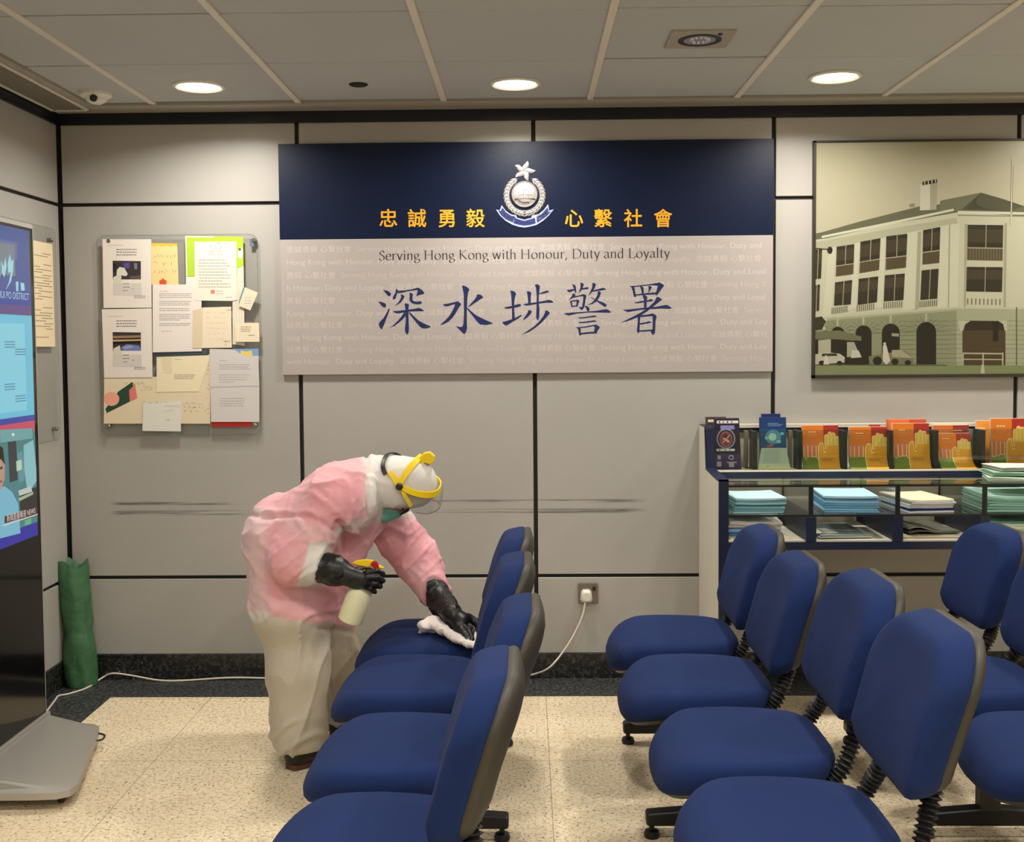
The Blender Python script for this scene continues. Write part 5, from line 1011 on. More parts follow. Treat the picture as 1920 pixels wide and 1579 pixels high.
def make_bench(label, X, Yc, pitch=.52, lift=(0, 0), bdx=(0, 0), feet=True, group=None):
    t = empty('waiting_bench', (X, Yc, 0), label, 'bench seat', group)
    L = lambda mb, name, m, **k: mb.build(name, m, t, local=True, **k)
    for sgn_, lf, bx in ((1, lift[0], bdx[0]), (-1, lift[1], bdx[1])):
        yc = sgn_*pitch/2
        s = L(pillow(SEAT_OL, [(.90, -.052), (.965, -.046), (1.0, -.028), (1.004, -.008), (.985, .010), (.94, .022), (.86, .029), (.6, .034), (.3, .036)], lambda a, b, d: seat_fn(a, b, d, yc)), 'seat', M_BLUE, smooth=80)
        pillow(SEAT_OL, [(.80, -.072), (.90, -.066), (.945, -.050), (.93, -.046)], lambda a, b, d: seat_fn(a, b, d, yc)).build('seat_pan', M_FRAME, s, local=True, smooth=40)
        b_ = L(pillow(BACK_OL, [(.93, -.002), (.985, .004), (1.0, .016), (1.0, .046), (.992, .060), (.962, .071), (.91, .0758), (.75, .0775), (.4, .078)], lambda a, b, d: back_fn(a, b, d, yc, lf, bx)), 'backrest', M_BLUE, smooth=80)
        pillow(BACK_OL, [(.94, .006), (.965, .000), (.965, -.012), (.93, -.022), (.80, -.034), (.66, -.046), (.5, -.050), (.3, -.052)], lambda a, b, d: back_fn(a, b, d, yc, lf, bx)).build('back_shell', M_SHELL, b_, local=True, smooth=50)
        for sy in (-1, 1):
            y = yc+sy*.165
            path = smoothpts([(.09, y, .345), (.155, y, .368), (.195, y, .402), (.222, y, .450), (.240+bx*.5, y+(yc-y)*.16, .49+lf*.5), (.258+bx, y+(yc-y)*.26, .545+lf), (.280+bx, y+(yc-y)*.34, .62+lf)], 40)
            bmb = MB(); P2 = path[60:205]; sl = 0; rs = []
            for i, p in enumerate(P2):
                if i: sl += float(np.linalg.norm(p-P2[i-1]))
                rs.append(.0175+.0045*math.cos(2*math.pi*sl/.0125))
            bmb.tube(P2, rs, 12); L(bmb, 'bellows', M_BELL, smooth=60)
            L(MB().tube(path, .008, 8), 'back_arm', M_FRAME, smooth=60)
        L(MB().box((-.10, yc-.10, .335), (.13, yc+.10, .362)), 'seat_bracket', M_FRAME, bevel=.004)
    L(MB().box((.0, -pitch/2-.16, .292), (.06, pitch/2+.16, .336)), 'beam', M_FRAME, bevel=.004)
    for sgn_ in (1, -1):
        y = sgn_*.39
        f_ = L(MB().prism([(-.168, y-.024, .040), (.300, y-.024, .040), (.300, y-.024, .078), (.06, y-.024, .092), (-.0, y-.024, .092), (-.168, y-.024, .078)], [(-.168, y+.024, .040), (.300, y+.024, .040), (.300, y+.024, .078), (.06, y+.024, .092), (-.0, y+.024, .092), (-.168, y+.024, .078)]), 'foot_bar', M_FRAME, bevel=.008, bseg=3)
        for xx in (-.150, .280): MB().lathe([(0, 0), (.022, .0005), (.024, .010), (.020, .020), (.008, .024), (.008, .042)], (xx, y, 0), n=20).build('glide', M_FRAME, f_, local=True, smooth=40)
        L(MB().box((.0, y-.022, .086), (.06, y+.022, .30)), 'post', M_SHELL, bevel=.004)
    return t
GB = 'linked blue waiting seats'
make_bench('linked pair of blue seats beside the cleaner, nearer the back wall, holding the white rag', -.362, 3.620, .47, (0, 0), (.022, .022), group=GB)
make_bench('pair of linked blue seats at the front of the row beside the cleaner', -.330, 2.535, .55, (-.004, .006), (.010, -.040), group=GB)
make_bench('pair of linked blue seats in the middle row, nearer the display counter', .510, 3.640, .52, (.0, 0), (.010, .012), group=GB)
make_bench('pair of linked blue seats in the middle row, nearest the viewer, backs raised higher', .550, 2.600, .50, (.050, .060), (.022, .014), group=GB)
make_bench('pair of linked blue seats in the right-hand row under the framed photograph', 1.315, 3.640, .52, (0, 0), (.02, .02), group=GB)
make_bench('pair of linked blue seats in the right-hand row nearest the viewer, mostly out of view', 1.355, 2.560, .50, group=GB)
# ---------------------------------------------------------------- the cleaner
def W3(t): return np.array(at(*t))
def smin(a, b, k):
    h = np.clip(.5+.5*(b-a)/k, 0, 1); return b*(1-h)+a*h-k*h*(1-h)
def d_cone(P, a, b, r0, r1, sc=None):
    a, b = np.array(a, float), np.array(b, float)
    if sc is not None: P = P*sc; a = a*sc; b = b*sc
    ba = b-a; t = np.clip(((P-a)@ba)/max(1e-9, ba@ba), 0, 1)
    return np.linalg.norm(P-a-t[..., None]*ba, axis=-1)-(r0+(r1-r0)*t)
def d_ell(P, c, r, Rm=None):
    Q = P-np.array(c)
    if Rm is not None: Q = Q@np.array(Rm)
    r = np.array(r); k0 = np.linalg.norm(Q/r, axis=-1); k1 = np.linalg.norm(Q/(r*r), axis=-1)
    return k0*(k0-1)/np.maximum(k1, 1e-6)
def surface_net(F, lo, h):
    """vertices and quads of the zero surface of a sampled distance field"""
    ins = F < 0; nx, ny, nz = F.shape
    c = np.zeros((nx-1, ny-1, nz-1), int)
    for i in (0, 1):
        for j in (0, 1):
            for k in (0, 1): c += ins[i:nx-1+i, j:ny-1+j, k:nz-1+k]
    cell = (c > 0) & (c < 8); idx = -np.ones(cell.shape, int); ids = np.argwhere(cell); idx[cell] = np.arange(len(ids))
    S = np.zeros((len(ids), 3)); n = np.zeros(len(ids)); I, J, K = ids.T
    cor = [(i, j, k) for i in (0, 1) for j in (0, 1) for k in (0, 1)]
    for a in range(8):
        for b in range(a+1, 8):
            da = np.array(cor[b])-np.array(cor[a])
            if np.abs(da).sum() != 1: continue
            fa = F[I+cor[a][0], J+cor[a][1], K+cor[a][2]]; fb = F[I+cor[b][0], J+cor[b][1], K+cor[b][2]]
            m = (fa < 0) != (fb < 0); t = np.where(m, fa/np.where(m, fa-fb, 1), 0)
            S += m[:, None]*(np.array(cor[a])+t[:, None]*da); n += m
    V = (ids+S/n[:, None])*h+np.array(lo); Q = []
    for ax in range(3):
        sh = [slice(None)]*3; s2 = [slice(None)]*3; sh[ax] = slice(0, -1); s2[ax] = slice(1, None)
        A, B = ins[tuple(sh)], ins[tuple(s2)]; e = np.argwhere(A != B); o = [x for x in range(3) if x != ax]
        ok = (e[:, o[0]] > 0) & (e[:, o[1]] > 0) & (e[:, o[0]] < F.shape[o[0]]-1) & (e[:, o[1]] < F.shape[o[1]]-1); e = e[ok]
        def at_(du, dv):
            q = e.copy(); q[:, o[0]] += du; q[:, o[1]] += dv; return idx[q[:, 0], q[:, 1], q[:, 2]]
        q = np.stack([at_(-1, -1), at_(0, -1), at_(0, 0), at_(-1, 0)], 1)
        fl = A[tuple(e.T)] if len(e) else np.zeros(0, bool)
        if ax == 1: fl = ~fl
        q[~fl] = q[~fl][:, ::-1]; Q.append(q)
    return V, np.concatenate(Q)
def implicit(fn, lo, hi, h):
    lo, hi = np.array(lo, float), np.array(hi, float); n = np.ceil((hi-lo)/h).astype(int)+1
    g = np.stack(np.meshgrid(*[lo[i]+h*np.arange(n[i]) for i in range(3)], indexing='ij'), -1)
    return surface_net(fn(g), lo, h)
def relax(V, Q, it=2, lam=.5):
    for _ in range(it):
        S = np.zeros_like(V); n = np.zeros(len(V))
        for a in range(4):
            for b in ((a+1) % 4, (a+3) % 4): np.add.at(S, Q[:, a], V[Q[:, b]]); np.add.at(n, Q[:, a], 1)
        V = V*(1-lam)+lam*S/n[:, None]
    return V
def vnormals(V, Q):
    n = np.cross(V[Q[:, 2]]-V[Q[:, 0]], V[Q[:, 3]]-V[Q[:, 1]]); N = np.zeros_like(V)
    for a in range(4): np.add.at(N, Q[:, a], n)
    return N/np.maximum(1e-12, np.linalg.norm(N, axis=1))[:, None]
def sculpt(name, fn, lo, hi, h, m, parent, wrinkle=None, colour=None, it=2, label=None):
    V, Q = implicit(fn, lo, hi, h); V = relax(V, Q, it)
    if wrinkle is not None: V = V+vnormals(V, Q)*wrinkle(V)[:, None]
    mb = MB(); mb.v = [tuple(p) for p in V]; mb.f = [tuple(int(i) for i in q) for q in Q]; mb.mi = [0]*len(Q); mb.col = [None]*len(Q)
    o = mb.build(name, m, parent, smooth=180)
    if colour is not None:
        c = np.ones((len(V), 4)); c[:, :3] = colour(V)
        ca = o.data.color_attributes.new('Col', 'FLOAT_COLOR', 'POINT'); ca.data.foreach_set('color', c.ravel())
    return tag(o, label)
def proj(V):
    d = V-CAM; k = d@FW; return CX+FOC*(d@RT)/k, CY-FOC*(d@UP)/k
def pn(V, s, off=0):
    return np.array([mnoise.noise(Vector((p[0]*s[0]+off, p[1]*s[1], p[2]*s[2]+off))) for p in V])
def sst(x, a, b):
    t = np.clip((x-a)/(b-a), 0, 1); return t*t*(3-2*t)

foot = atz(565, 1425, 0)
person = empty('person', (float(foot[0]), 3.90, 0), 'person in pink-tinted white coveralls, hood and yellow face shield bending over to wipe a seat', 'person')
# skeleton: (pixel, pixel, distance into the room)
pel_n, pel_f = W3((540, 1012, 3.86)), W3((543, 1012, 4.04)); ch_n, ch_f = W3((645, 938, 3.84)), W3((648, 935, 4.03))
nk = W3((705, 910, 3.93)); hd0, hd1 = W3((738, 908, 3.93)), W3((771, 906, 3.93))
sh_n, el_n, wr_n = W3((618, 945, 3.765)), W3((551, 1052, 3.71)), W3((640, 1071, 3.675))
sh_f, el_f, cf_f, wr_f = W3((728, 978, 4.08)), W3((782, 1048, 4.06)), W3((812, 1108, 3.985)), np.array(atz(843, 1146, .545))
cu_n = W3((594, 1056, 3.695))
kn_n, an_n = W3((560, 1255, 3.84)), W3((563, 1385, 3.82)); kn_f, an_f = W3((632, 1245, 4.08)), W3((642, 1330, 4.10))
def legs(P, e=0):
    d = d_cone(P, W3((545, 1125, 3.865)), kn_n, .132+e, .108+e); d = smin(d, d_cone(P, kn_n, an_n, .108+e, .098+e), .04)
    d2 = d_cone(P, W3((598, 1140, 4.05)), kn_f, .118+e, .088+e); d2 = smin(d2, d_cone(P, kn_f, an_f, .088+e, .080+e), .04)
    return d, d2
def suit(P):
    d = d_cone(P, pel_n, ch_n, .148, .128); d = smin(d, d_cone(P, pel_f, ch_f, .148, .128), .05)
    d = smin(d, d_ell(P, W3((532, 1000, 3.94)), (.138, .17, .14)), .04)
    d = smin(d, d_cone(P, W3((655, 925, 3.93)), W3((698, 903, 3.93)), .125, .086), .05)
    d = smin(d, d_cone(P, W3((676, 955, 3.95)), W3((596, 1085, 3.93)), .098, .125), .05)
    d = smin(d, d_cone(P, W3((684, 905, 3.93)), W3((692, 968, 3.94)), .085, .055), .04)                      # hood cape under the chin
    sk = d_cone(P, W3((533, 1035, 3.86)), W3((545, 1135, 3.85)), .142, .146); sk = smin(sk, d_cone(P, W3((555, 1035, 4.05)), W3((596, 1130, 4.05)), .145, .135), .06)
    d = smin(d, sk, .05)
    l1, l2 = legs(P); lg = smin(l1, l2, .012); d = smin(d, lg, .035)
    arm = smin(d_cone(P, sh_n, el_n, .098, .084), d_cone(P, el_n, cu_n, .080, .072), .03); d = smin(d, arm, .022)
    arf = smin(d_cone(P, sh_f, el_f, .092, .082), d_cone(P, el_f, cf_f, .082, .068), .03); d = smin(d, arf, .030)
    hood = d_cone(P, W3((712, 905, 3.93)), hd0, .092, .096); hood = smin(hood, d_cone(P, hd0, hd1, .098, .094), .03)
    hood = np.maximum(hood, -d_cone(P, W3((726, 989, 3.93)), W3((790, 1000, 3.93)), .105, .092))               # face opening, looking down
    d = smin(d, hood, .012)
    for c, q in ((cu_n, wr_n), (cf_f, wr_f)):                                                                 # sleeve ends
        ax = (q-c)/np.linalg.norm(q-c); d = np.maximum(d, np.where(np.linalg.norm(P-c, axis=-1) < .16, (P-c)@ax-.030, -1))
    for a in (an_n, an_f): d = np.maximum(d, np.where(np.linalg.norm(P-a, axis=-1) < .2, -(P[..., 2]-(a[2]-.034)), -1))
    return d
def suit_wr(V):
    x, y = proj(V); w_ = 1-sst(x, 690, 730)*(1-sst(y, 960, 985))*.6; leg = sst(y, 1150, 1200)
    r1 = (1-np.abs(pn(V, (7, 7, 9)))*2.2)*(1-leg)+(1-np.abs(pn(V, (11, 11, 3.2), 21))*2.2)*leg; r2 = 1-np.abs(pn(V, (16, 14, 19), 5))*2.2; r3 = pn(V, (4, 4, 5), 9)
    ridge = np.clip(r1, 0, 1)**4*.013*(.35+.65*sst(pn(V, (5, 5, 5), 31), -.25, .25))+np.clip(r2, 0, 1)**4*.0032*(1-.7*leg)+r3*.008*(1-.4*leg)
    # creases slanting across the back, round the elbows and above the ankles
    ca = np.clip(np.sin((x*.6-y*.9)*.11+pn(V, (5, 5, 5), 3)*3), 0, 1)**4*.007*np.exp(-((x-590)/70)**2-((y-965)/60)**2)
    el = np.clip(np.sin((x*.8+y)*.17+pn(V, (6, 6, 6), 2)*2), 0, 1)**3*.008*(np.exp(-((x-550)/40)**2-((y-1050)/40)**2)+np.exp(-((x-780)/40)**2-((y-1040)/50)**2))
    ank = np.clip(np.sin(y*.13+x*.05+pn(V, (7, 7, 4), 7)*4), 0, 1)**2*.010*sst(y, 1335, 1365)
    near = V[:, 1] < 3.99
    belt = -.012*np.exp(-((y-(950+(x-465)*.28+12*np.sin(x*.03)))/5)**2)*(1-sst(x, 600, 650))*near
    hem = (.010*np.exp(-((y-(1166+4*np.sin(x*.05)))/7)**2)-.008*np.exp(-((y-(1182+4*np.sin(x*.05)))/5)**2))*sst(x, 575, 610)
    hoodl = (-.010*np.exp(-((x-(688+(y-870)*.05))/4)**2)+.006*np.exp(-((x-(697+(y-870)*.05))/6)**2))*(1-sst(y, 955, 985))
    return (ridge+ca+el+ank-.006)*w_+belt+hem+hoodl
PINK, WHT, VEIL = np.array(lin((222, 157, 164))), np.array(lin((216, 211, 203))), np.array(lin((216, 192, 190)))
def suit_col(V):
    x, y = proj(V); nz = pn(V, (9, 9, 9), 4)*16
    p = 1-sst(y+nz*.7, 1146+(x-500)*.17, 1158+(x-500)*.17)                                 # the pink garment inside ends on the thighs
    p *= 1-sst(x-(y-900)*.10+nz*.4, 672, 700)*(1-sst(y, 960, 992))                       # white hood and collar
    p = np.where((y < 962) & (x > 690), 0, p)
    arm_f = sst(x, 700, 725)*sst(y, 955, 985); p = np.maximum(p, arm_f*(1-sst(y, 1120, 1130)))
    collar = np.exp(-((y-(990-(x-655)*.35))/9)**2)*sst(x, 615, 640)*(1-sst(x, 690, 710)); p *= 1-.8*collar
    cuff = sst((x-568)+(y-1050)*.30, 0, 8)*(1-sst(x, 612, 625))*sst(y, 1010, 1022)*(1-sst(y, 1095, 1105))*(V[:, 1] < 3.80); p *= 1-cuff
    veil = np.clip((1-sst(x, 480, 520))*sst(y, 940, 975)+.35*np.clip(pn(V, (6, 6, 8), 12)*2.2, 0, 1)+.55*np.exp(-((y-(958+(x-465)*.30))/16)**2)*(1-sst(x, 560, 640)), 0, 1)
    p = p[:, None]; veil = veil[:, None]*.75
    lg = sst(y, 1140, 1185)[:, None]; wh = WHT*(1-lg)+np.array(lin((186, 177, 160)))*lg
    return wh*(1-p)+(PINK*(1-veil)+VEIL*veil)*p
M_SUIT = attr_mat('thin coverall fabric', .62, .3, bump=.12, bscale=90)
bn = M_SUIT.node_tree.nodes['Principled BSDF']; bn.inputs['Sheen Weight'].default_value = .15; bn.inputs['Subsurface Weight'].default_value = .12; bn.inputs['Subsurface Radius'].default_value = (.03, .02, .018); bn.inputs['Subsurface Scale'].default_value = .6
# the body inside, one continuous figure with a face
hx = W3((742, 912, 3.93)); fwd = np.array([.42, 0, -.907]); upv = np.array([.907, 0, .42])
def hp(f_, l_, u_): return hx+fwd*f_+np.array([0, 1, 0])*l_+upv*u_
def body(P):
    d = d_cone(P, pel_n, ch_n, .115, .10); d = smin(d, d_cone(P, pel_f, ch_f, .115, .10), .05); d = smin(d, d_cone(P, W3((655, 925, 3.93)), nk, .09, .06), .05)
    l1, l2 = legs(P, -.035); d = smin(d, np.minimum(l1, l2), .03)
    d = smin(d, smin(d_cone(P, sh_n, el_n, .06, .048), d_cone(P, el_n, wr_n, .046, .026), .02), .02); d = smin(d, smin(smin(d_cone(P, sh_f, el_f, .06, .048), d_cone(P, el_f, cf_f, .046, .036), .02), smin(d_cone(P, cf_f, W3((832, 1136, 3.92)), .034, .026), d_cone(P, W3((832, 1136, 3.92)), wr_f, .026, .018), .01), .02), .02)
    h_ = d_ell(P, hp(0, 0, .006), (.080, .074, .092)); h_ = smin(h_, d_cone(P, hp(.02, 0, -.05), hp(.046, 0, -.088), .050, .030), .03)      # skull, jaw
    h_ = smin(h_, d_cone(P, hp(.060, 0, .0), hp(.088, 0, -.034), .010, .014), .012)                            # nose
    h_ = smin(h_, d_cone(P, hp(.072, -.03, .012), hp(.072, .03, .012), .010, .010), .012)                      # brow
    for s in (-1, 1):
        h_ = smin(h_, d_ell(P, hp(.045, s*.045, -.025), (.028, .022, .026)), .02); h_ = smin(h_, d_ell(P, hp(-.005, s*.076, -.012), (.018, .010, .030)), .008)
        h_ = np.maximum(h_, -d_ell(P, hp(.082, s*.030, -.008), (.014, .016, .010)))
    h_ = smin(h_, d_cone(P, hp(.070, -.016, -.062), hp(.070, .016, -.062), .008, .008), .008)
    d = smin(d, h_, .02); return smin(d, d_cone(P, nk, hp(-.02, 0, -.05), .055, .055), .03)
M_SKIN = mat('skin', (176, 118, 88), .5, spec=.35, vary=.06)
blo, bhi = (-1.16, 3.55, .02), (-.10, 4.30, 1.16)
sculpt('body', body, blo, bhi, .011, M_SKIN, person, it=1)
for s in (-1, 1):
    c = hp(.070, s*.030, -.008); MB().lathe([(0, .011), (.006, .009), (.010, .004), (.0105, -.003), (0, -.011)], c, fwd, n=16).build('eye', mat('eye white', (226, 222, 214), .25), person, smooth=80)
    MB().lathe([(0, .0118), (.004, .0110), (.005, .0098)], c, fwd, n=12).build('iris', mat('dark iris', (30, 20, 16), .2), person, smooth=80)
gl = MB()
for s in (-1, 1):
    c = hp(.094, s*.032, -.006); gl.tube([tuple(c+np.array([0, 1, 0])*.024*math.cos(a)+upv*.018*math.sin(a)) for a in [2*math.pi*k/24 for k in range(25)]], .0022, 6)
    gl.tube([tuple(hp(.090, s*.056, -.004)), tuple(hp(.04, s*.078, .0)), tuple(hp(-.01, s*.082, -.0))], .002, 6)
gl.tube([tuple(hp(.096, -.008, -.004)), tuple(hp(.096, .008, -.004))], .002, 6); gl.build('glasses', M_BLACK, person, smooth=60)
def mask_f(P):
    d = smin(d_cone(P, hp(.045, 0, -.045), hp(.062, 0, -.082), .056, .040), d_cone(P, hp(.078, 0, -.038), hp(.080, 0, -.05), .026, .022), .02)
    d = np.maximum(d, -d_cone(P, hp(.030, 0, -.04), hp(.05, 0, -.082), .052, .036)); return np.maximum(d, (P-hp(.02, 0, 0))@upv+.022)
sculpt('face_mask', mask_f, hx-.17, hx+.17, .0055, mat('teal surgical mask', (112, 192, 172), .7, bump=.1), person, it=2)
ep = MB()
for s in (-1, 1): ep.tube(smoothpts([tuple(hp(.06, s*.05, -.045)), tuple(hp(.03, s*.077, -.03)), tuple(hp(-.01, s*.084, -.01))], 5), .0022, 6)
ep.build('mask_ear_loops', mat('pale loop', (206, 220, 206), .7), person, smooth=60)
sculpt('coverall', suit, blo, bhi, .0076, M_SUIT, person, suit_wr, suit_col, it=3)
# gloves
M_GLOVE = mat('black rubber glove', (14, 15, 14), .42, spec=.45, bump=.15, bscale=60)
def V3(px, py, Y): return W3((px, py, Y))
def chain(P, pts, rs, k=.004):
    d = None
    for a, b, r0, r1 in zip(pts[:-1], pts[1:], rs[:-1], rs[1:]):
        q = d_cone(P, a, b, r0, r1); d = q if d is None else smin(d, q, k)
    return d
fingers_n = [([(688, 1073, 3.648), (706, 1071, 3.650), (718, 1076, 3.680), (712, 1079, 3.712)], .0086), ([(689, 1083, 3.644), (708, 1083, 3.646), (718, 1089, 3.684), (706, 1090, 3.715)], .0090), ([(687, 1092, 3.646), (705, 1095, 3.650), (713, 1100, 3.688), (702, 1100, 3.715)], .0086), ([(682, 1100, 3.650), (697, 1105, 3.656), (703, 1110, 3.688), (694, 1109, 3.710)], .0078)]
thumb_n = [(660, 1076, 3.690), (672, 1070, 3.712), (685, 1068, 3.724), (696, 1069, 3.724)]
def glove_n(P):
    d = d_cone(P, V3(584, 1058, 3.698), V3(628, 1070, 3.678), .056, .046); d = smin(d, d_cone(P, V3(628, 1070, 3.678), V3(648, 1077, 3.672), .046, .032), .02)
    d = smin(d, d_ell(P, V3(670, 1087, 3.662), (.042, .021, .034)), .02); d = smin(d, d_cone(P, V3(648, 1077, 3.672), V3(684, 1088, 3.655), .030, .020), .015)
    for pts, r in fingers_n: d = smin(d, chain(P, [V3(*p) for p in pts], [r*1.15, r*1.05, r, r*.85]), .0025)
    return smin(d, chain(P, [V3(*p) for p in thumb_n], [.016, .013, .0115, .009]), .008)
gw = lambda V: np.clip(1-np.abs(pn(V, (24, 24, 30)))*2.4, 0, 1)**3*.0035*(1-sst(proj(V)[0], 640, 670))
sculpt('glove', glove_n, V3(560, 1115, 3.58)-.03, V3(735, 1020, 3.80)+.03, .0042, M_GLOVE, person, gw, it=2)
SZ = .462                                                                                                      # seat top
ZP3 = lambda px, py, z: np.array(atz(px, py, z))
q0 = [ZP3(846, 1150, .535), ZP3(866, 1166, .512)]
fingers_f = [([(873, 1169, .508), (888, 1180, .497), (893, 1192, .485), (891, 1200, .475)], .0098), ([(865, 1170, .508), (879, 1185, .494), (885, 1197, .482), (884, 1206, .474)], .0100), ([(857, 1172, .506), (869, 1188, .490), (875, 1199, .480), (875, 1207, .473)], .0096), ([(850, 1172, .504), (859, 1187, .489), (864, 1197, .480), (865, 1204, .474)], .0086)]
thumb_f = [(878, 1158, .522), (892, 1166, .510), (898, 1175, .498), (899, 1184, .487)]
def glove_f(P):
    d = d_cone(P, cf_f, V3(832, 1136, 3.92), .054, .043); d = smin(d, d_cone(P, V3(832, 1136, 3.92), q0[0], .043, .032), .02)
    d = smin(d, d_cone(P, q0[0], q0[1], .031, .030), .015); d = smin(d, d_ell(P, ZP3(864, 1169, .508), (.034, .036, .022)), .015)
    for pts, r in fingers_f: d = smin(d, chain(P, [ZP3(*p) for p in pts], [r*1.15, r*1.05, r, r*.85]), .0025)
    return smin(d, chain(P, [ZP3(*p) for p in thumb_f], [.016, .013, .0115, .009]), .008)
sculpt('glove', glove_f, V3(800, 1220, 3.62)-.03, V3(905, 1085, 4.05)+.05, .0042, M_GLOVE, person, lambda V: np.clip(1-np.abs(pn(V, (24, 24, 30)))*2.4, 0, 1)**3*.0035*(1-sst(proj(V)[1], 1140, 1165)), it=2)
# shoes
M_SHOE = mat('black shoe leather', (24, 20, 18), .45); M_SOLE = mat('brown shoe sole', (86, 52, 34), .6)
def shoe(heel, toe, name):
    ax = (toe-heel)/np.linalg.norm(toe-heel); sd = np.array([-ax[1], ax[0], 0]); L = np.linalg.norm(toe-heel)
    pos = lambda f_, s, z: heel+ax*f_*L+sd*s+np.array([0, 0, z])
    def fn(P):
        d = d_cone(P, pos(.12, 0, .045), pos(.55, 0, .043), .040, .042); d = smin(d, d_cone(P, pos(.55, 0, .040), pos(.88, .004, .034), .043, .034), .02); d = smin(d, d_cone(P, pos(.16, 0, .05), pos(.2, 0, .11), .038, .040), .02)
        return np.maximum(d, .016-P[..., 2])
    c = (heel+toe)/2
    o = sculpt('shoe', fn, c-.2, c+np.array([.2, .2, .2]), .007, M_SHOE, person, it=2)
    ol = [(.0, .0), (.03, .03), (.2, .037), (.5, .041), (.75, .046), (.93, .034), (1.0, .008), (.98, -.02), (.85, -.038), (.6, -.040), (.3, -.034), (.05, -.030)]
    pts = smoothpts([pos(a, b, 0)[:2] for a, b in ol], 4, True)
    MB().prism([(p[0], p[1], .001) for p in pts], [(p[0], p[1], .020) for p in pts]).build('sole', M_SOLE, o, bevel=.003)
shoe(np.array(atz(541, 1444, 0)), np.array(atz(650, 1418, 0))+np.array([.0, .04, 0]), 'n')
hf = an_f.copy(); hf[2] = 0; shoe(hf+np.array([-.05, .0, 0]), hf+np.array([.20, .05, 0]), 'f')
# yellow browguard and clear visor
M_YEL = mat('yellow plastic', (244, 208, 14), .4, spec=.4)
YN, YF = 3.828, 4.032
def band(pts, wdt, thick, name, m, lateral=None, gap=None):
    """a flat strap through points (given with a local width direction pointing across it)"""
    P = [np.array(p) for p in smoothpts([W3(p) for p in pts], 8)]
    if gap is not None: P = [np.array(p) for p in smoothpts([onto(p, gap) for p in P[::4]], 4)]
    rings = []; ctr = np.array(hx)
    for i, p in enumerate(P):
        t = P[min(i+1, len(P)-1)]-P[max(i-1, 0)]; t /= np.linalg.norm(t); n = p-ctr; n -= t*(n@t); n /= np.linalg.norm(n); b = np.cross(t, n); w_ = wdt if not callable(wdt) else wdt(i/(len(P)-1))
        rings.append([tuple(p+b*w_/2*sx+n*thick/2*sy) for sx, sy in ((-1, -1), (1, -1), (1, 1), (-1, 1))])
    mb = MB(); mb.loft(rings); return mb.build(name, m, shield, bevel=.0015, bseg=2)
def onto(p, gap):
    for _ in range(6):
        g = np.array([p+e for e in (np.zeros(3), np.array([1e-3, 0, 0]), np.array([0, 1e-3, 0]), np.array([0, 0, 1e-3]))]); d = suit(g); n = (d[1:]-d[0])/1e-3; n /= max(1e-6, np.linalg.norm(n)); p = p+n*(gap-d[0])
    return p
KN = onto(W3((748.5, 912, YN)), .012)
shield = MB().lathe([(0, .011), (.009, .010), (.0125, .006), (.013, -.004), (0, -.005)], KN, (0, -1, .1), n=20).build('face_shield', M_BLACK, person, smooth=40)
MB().lathe([(0, .011), (.009, .010), (.0125, .006), (.013, -.004), (0, -.005)], W3((757, 898, YF+.004)), (0, 1, .1), n=20).build('pivot_knob', M_BLACK, shield, smooth=40)
band([(748, 910, YN), (763, 918, 3.832), (785, 922, 3.862), (806, 920, 3.90), (822, 910, 3.945), (822, 900, 3.985), (806, 893, 4.02), (780, 895, 4.036), (757, 898, YF)], lambda t: .018+.006*math.sin(math.pi*t), .005, 'brow_band', M_YEL, gap=.011)
band([(749, 908, YN), (755, 897, 3.83), (767, 881, 3.85), (780, 866, 3.88), (790, 857, 3.925), (788, 858, 3.975), (775, 870, 4.01), (757, 898, YF)], .022, .005, 'crown_band', M_YEL, gap=.009)
band([(747, 908, YN-.001), (741, 899, 3.83), (731, 888, 3.845)], lambda t: .026-.008*t, .005, 'side_tab', M_YEL, gap=.008)
band([(752, 915, YN-.002), (759, 929, 3.822), (771, 950, 3.826)], .014, .004, 'visor_arm', M_YEL)
c_ = [(781, 872), (783, 860), (795, 850), (806, 848), (815, 856), (814, 866), (806, 871), (795, 868), (788, 876)]
fq, bq = [W3((p[0], p[1], 3.892)) for p in c_], [W3((p[0]+1, p[1]-2, 3.962)) for p in c_]
MB().prism([tuple(p) for p in bq], [tuple(p) for p in fq]).build('crown_adjuster', M_YEL, shield, bevel=.003)
band([(725, 893, 3.848), (722, 884, 3.875), (727, 872, 3.91), (737, 863, 3.945), (752, 861, 3.985)], .016, .004, 'rear_strap', M_BLACK, gap=.006)
MB().box(tuple(W3((727, 872, 3.895))), tuple(W3((739, 861, 3.925)))).build('ratchet', M_BLACK, shield, bevel=.002)
# visor: a clear curved sheet hanging from the brow band down in front of the face
top_ = smoothpts([W3(p) for p in ((757, 921, 3.822), (785, 926, 3.842), (812, 925, 3.885), (829, 914, 3.945), (824, 903, 4.0), (800, 896, 4.03), (762, 902, 4.045))], 6)
bot_ = smoothpts([W3(p) for p in ((766, 957, 3.822), (783, 962, 3.840), (806, 963, 3.880), (824, 952, 3.94), (821, 942, 4.0), (798, 935, 4.03), (768, 940, 4.045))], 6)
top_, bot_ = [np.array(p) for p in top_], [np.array(p) for p in bot_]; cxm = sum(top_+bot_)/(2*len(top_))
def outw(p, t): 
    v = p-cxm; v[2] = 0; return p+v/np.linalg.norm(v)*t
n = len(top_); rows = []
for s in (0, .25, .5, .75, 1): rows.append([a*(1-s)+b*s+(a-cxm)*np.array([.08, .08, 0])*math.sin(math.pi*s) for a, b in zip(top_, bot_)])
mb = MB(); vs, fs = [], []
for r in rows: vs += [tuple(p) for p in r]
o_ = len(vs)
for r in rows: vs += [tuple(outw(p.copy(), .0012)) for p in r]
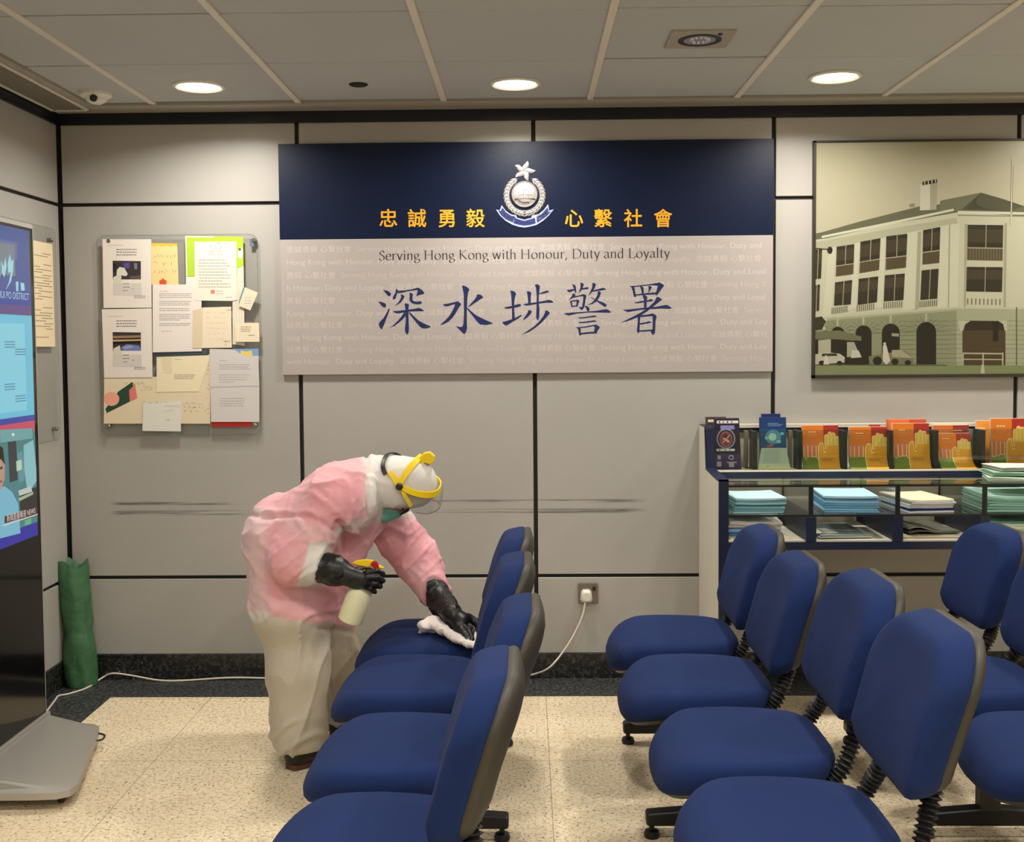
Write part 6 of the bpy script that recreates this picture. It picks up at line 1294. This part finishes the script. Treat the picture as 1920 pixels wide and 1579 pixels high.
for k in range(4):
    for i in range(n-1):
        a = k*n+i; fs.append((a, a+1, a+n+1, a+n)); fs.append((o_+a, o_+a+n, o_+a+n+1, o_+a+1))
mb.add(vs, fs); mb.build('visor', glass_mat('clear visor', (.955, .965, .96), .10, .05), shield, smooth=60)
MB().tube([tuple(p) for p in rows[-1]], .0013, 6).build('visor_rim', glass_mat('visor rim', (.55, .55, .54), .2, .1), shield, smooth=60)

# ---------------------------------------------------------------- spray bottle in the right hand
bt, bb = V3(687, 1078, 3.690), V3(655, 1166, 3.690); ax = (bt-bb)/np.linalg.norm(bt-bb); Lb = float(np.linalg.norm(bt-bb))
spray = empty('spray_bottle', tuple(bb), 'translucent cream spray bottle with a yellow and red trigger held in the gloved hand', 'spray bottle')
M_BOT = mat('cloudy plastic bottle', (224, 222, 184), .4, spec=.4); b_ = M_BOT.node_tree.nodes['Principled BSDF']; b_.inputs['Subsurface Weight'].default_value = .3; b_.inputs['Subsurface Radius'].default_value = (.03, .03, .02); b_.inputs['Subsurface Scale'].default_value = .5
MB().lathe([(0, .004), (.030, .0), (.040, .004), (.042, .012), (.042, Lb-.075), (.039, Lb-.055), (.028, Lb-.030), (.016, Lb-.018), (.014, Lb-.006), (.014, Lb+.004), (0, Lb+.004)], bb, ax, n=32).build('bottle', M_BOT, spray, smooth=50)
MB().lathe([(.0155, Lb-.012), (.0165, Lb-.010), (.0165, Lb+.010), (.012, Lb+.014)], bb, ax, n=24).build('collar', M_YEL, spray, smooth=40)
hq = [(659, 1056), (668, 1051), (684, 1048.5), (700, 1050), (708, 1056), (707, 1063), (697, 1062), (690, 1064), (680, 1062), (668, 1060)]
fq, bq = [W3((p[0], p[1], 3.680)) for p in hq], [W3((p[0], p[1], 3.703)) for p in hq]
MB().prism([tuple(p) for p in bq], [tuple(p) for p in fq]).build('spray_head', M_YEL, spray, bevel=.003)
M_RED = mat('red plastic', (186, 30, 22), .4)
tq = [(694, 1058), (700, 1051), (708, 1054), (711, 1062), (707, 1069), (701, 1066)]
MB().prism([tuple(W3((p[0], p[1], 3.706))) for p in tq], [tuple(W3((p[0], p[1], 3.672))) for p in tq]).build('trigger', M_RED, spray, bevel=.003)
MB().lathe([(.007, 0), (.008, .004), (.0075, .010), (.0045, .012), (.0045, .020), (0, .020)], V3(708, 1063, 3.689), V3(720, 1065.5, 3.689)-V3(708, 1063, 3.689), n=16).build('nozzle', M_YEL, spray, smooth=40)
MB().lathe([(0, .003), (.006, .002), (.006, -.003)], V3(703, 1055, 3.670), (0, -1, 0), n=12).build('trigger_pin', M_RED, spray, smooth=40)
# ---------------------------------------------------------------- white rag on the seat
def rag(P):
    L = [((795, 1174, .490), (812, 1167, .494), .024, .028), ((812, 1167, .494), (830, 1181, .490), .028, .020), ((790, 1182, .470), (815, 1184, .470), .010, .012), ((830, 1181, .490), (856, 1197, .484), .019, .017), ((856, 1197, .484), (882, 1209, .480), .016, .014), ((882, 1209, .480), (893, 1214, .477), .014, .010), ((893, 1214, .478), (892, 1186, .500), .008, .006), ((793, 1185, .468), (783, 1186, .467), .007, .004)]
    d = None
    for a, b, r0, r1 in L:
        A_, B_ = ZP3(*a), ZP3(*b); A_[2] = max(A_[2], SZ+.004); B_[2] = max(B_[2], SZ+.004)
        q = d_cone(P, A_, B_, r0, r1, np.array([1, 1, 1.35])); d = q if d is None else smin(d, q, .012)
    return d
r0_ = ZP3(840, 1190, .475)
o = sculpt('cleaning_rag', rag, r0_-np.array([.16, .2, .09]), r0_+np.array([.17, .24, .12]), .0045, mat('white cotton rag', (226, 216, 208), .85, bump=.2), None, lambda V: np.clip(1-np.abs(pn(V, (30, 30, 40)))*2, 0, 1)**2*.005-.002, it=1)
tag(o, 'crumpled white rag pressed on the blue seat under the black glove', 'rag')
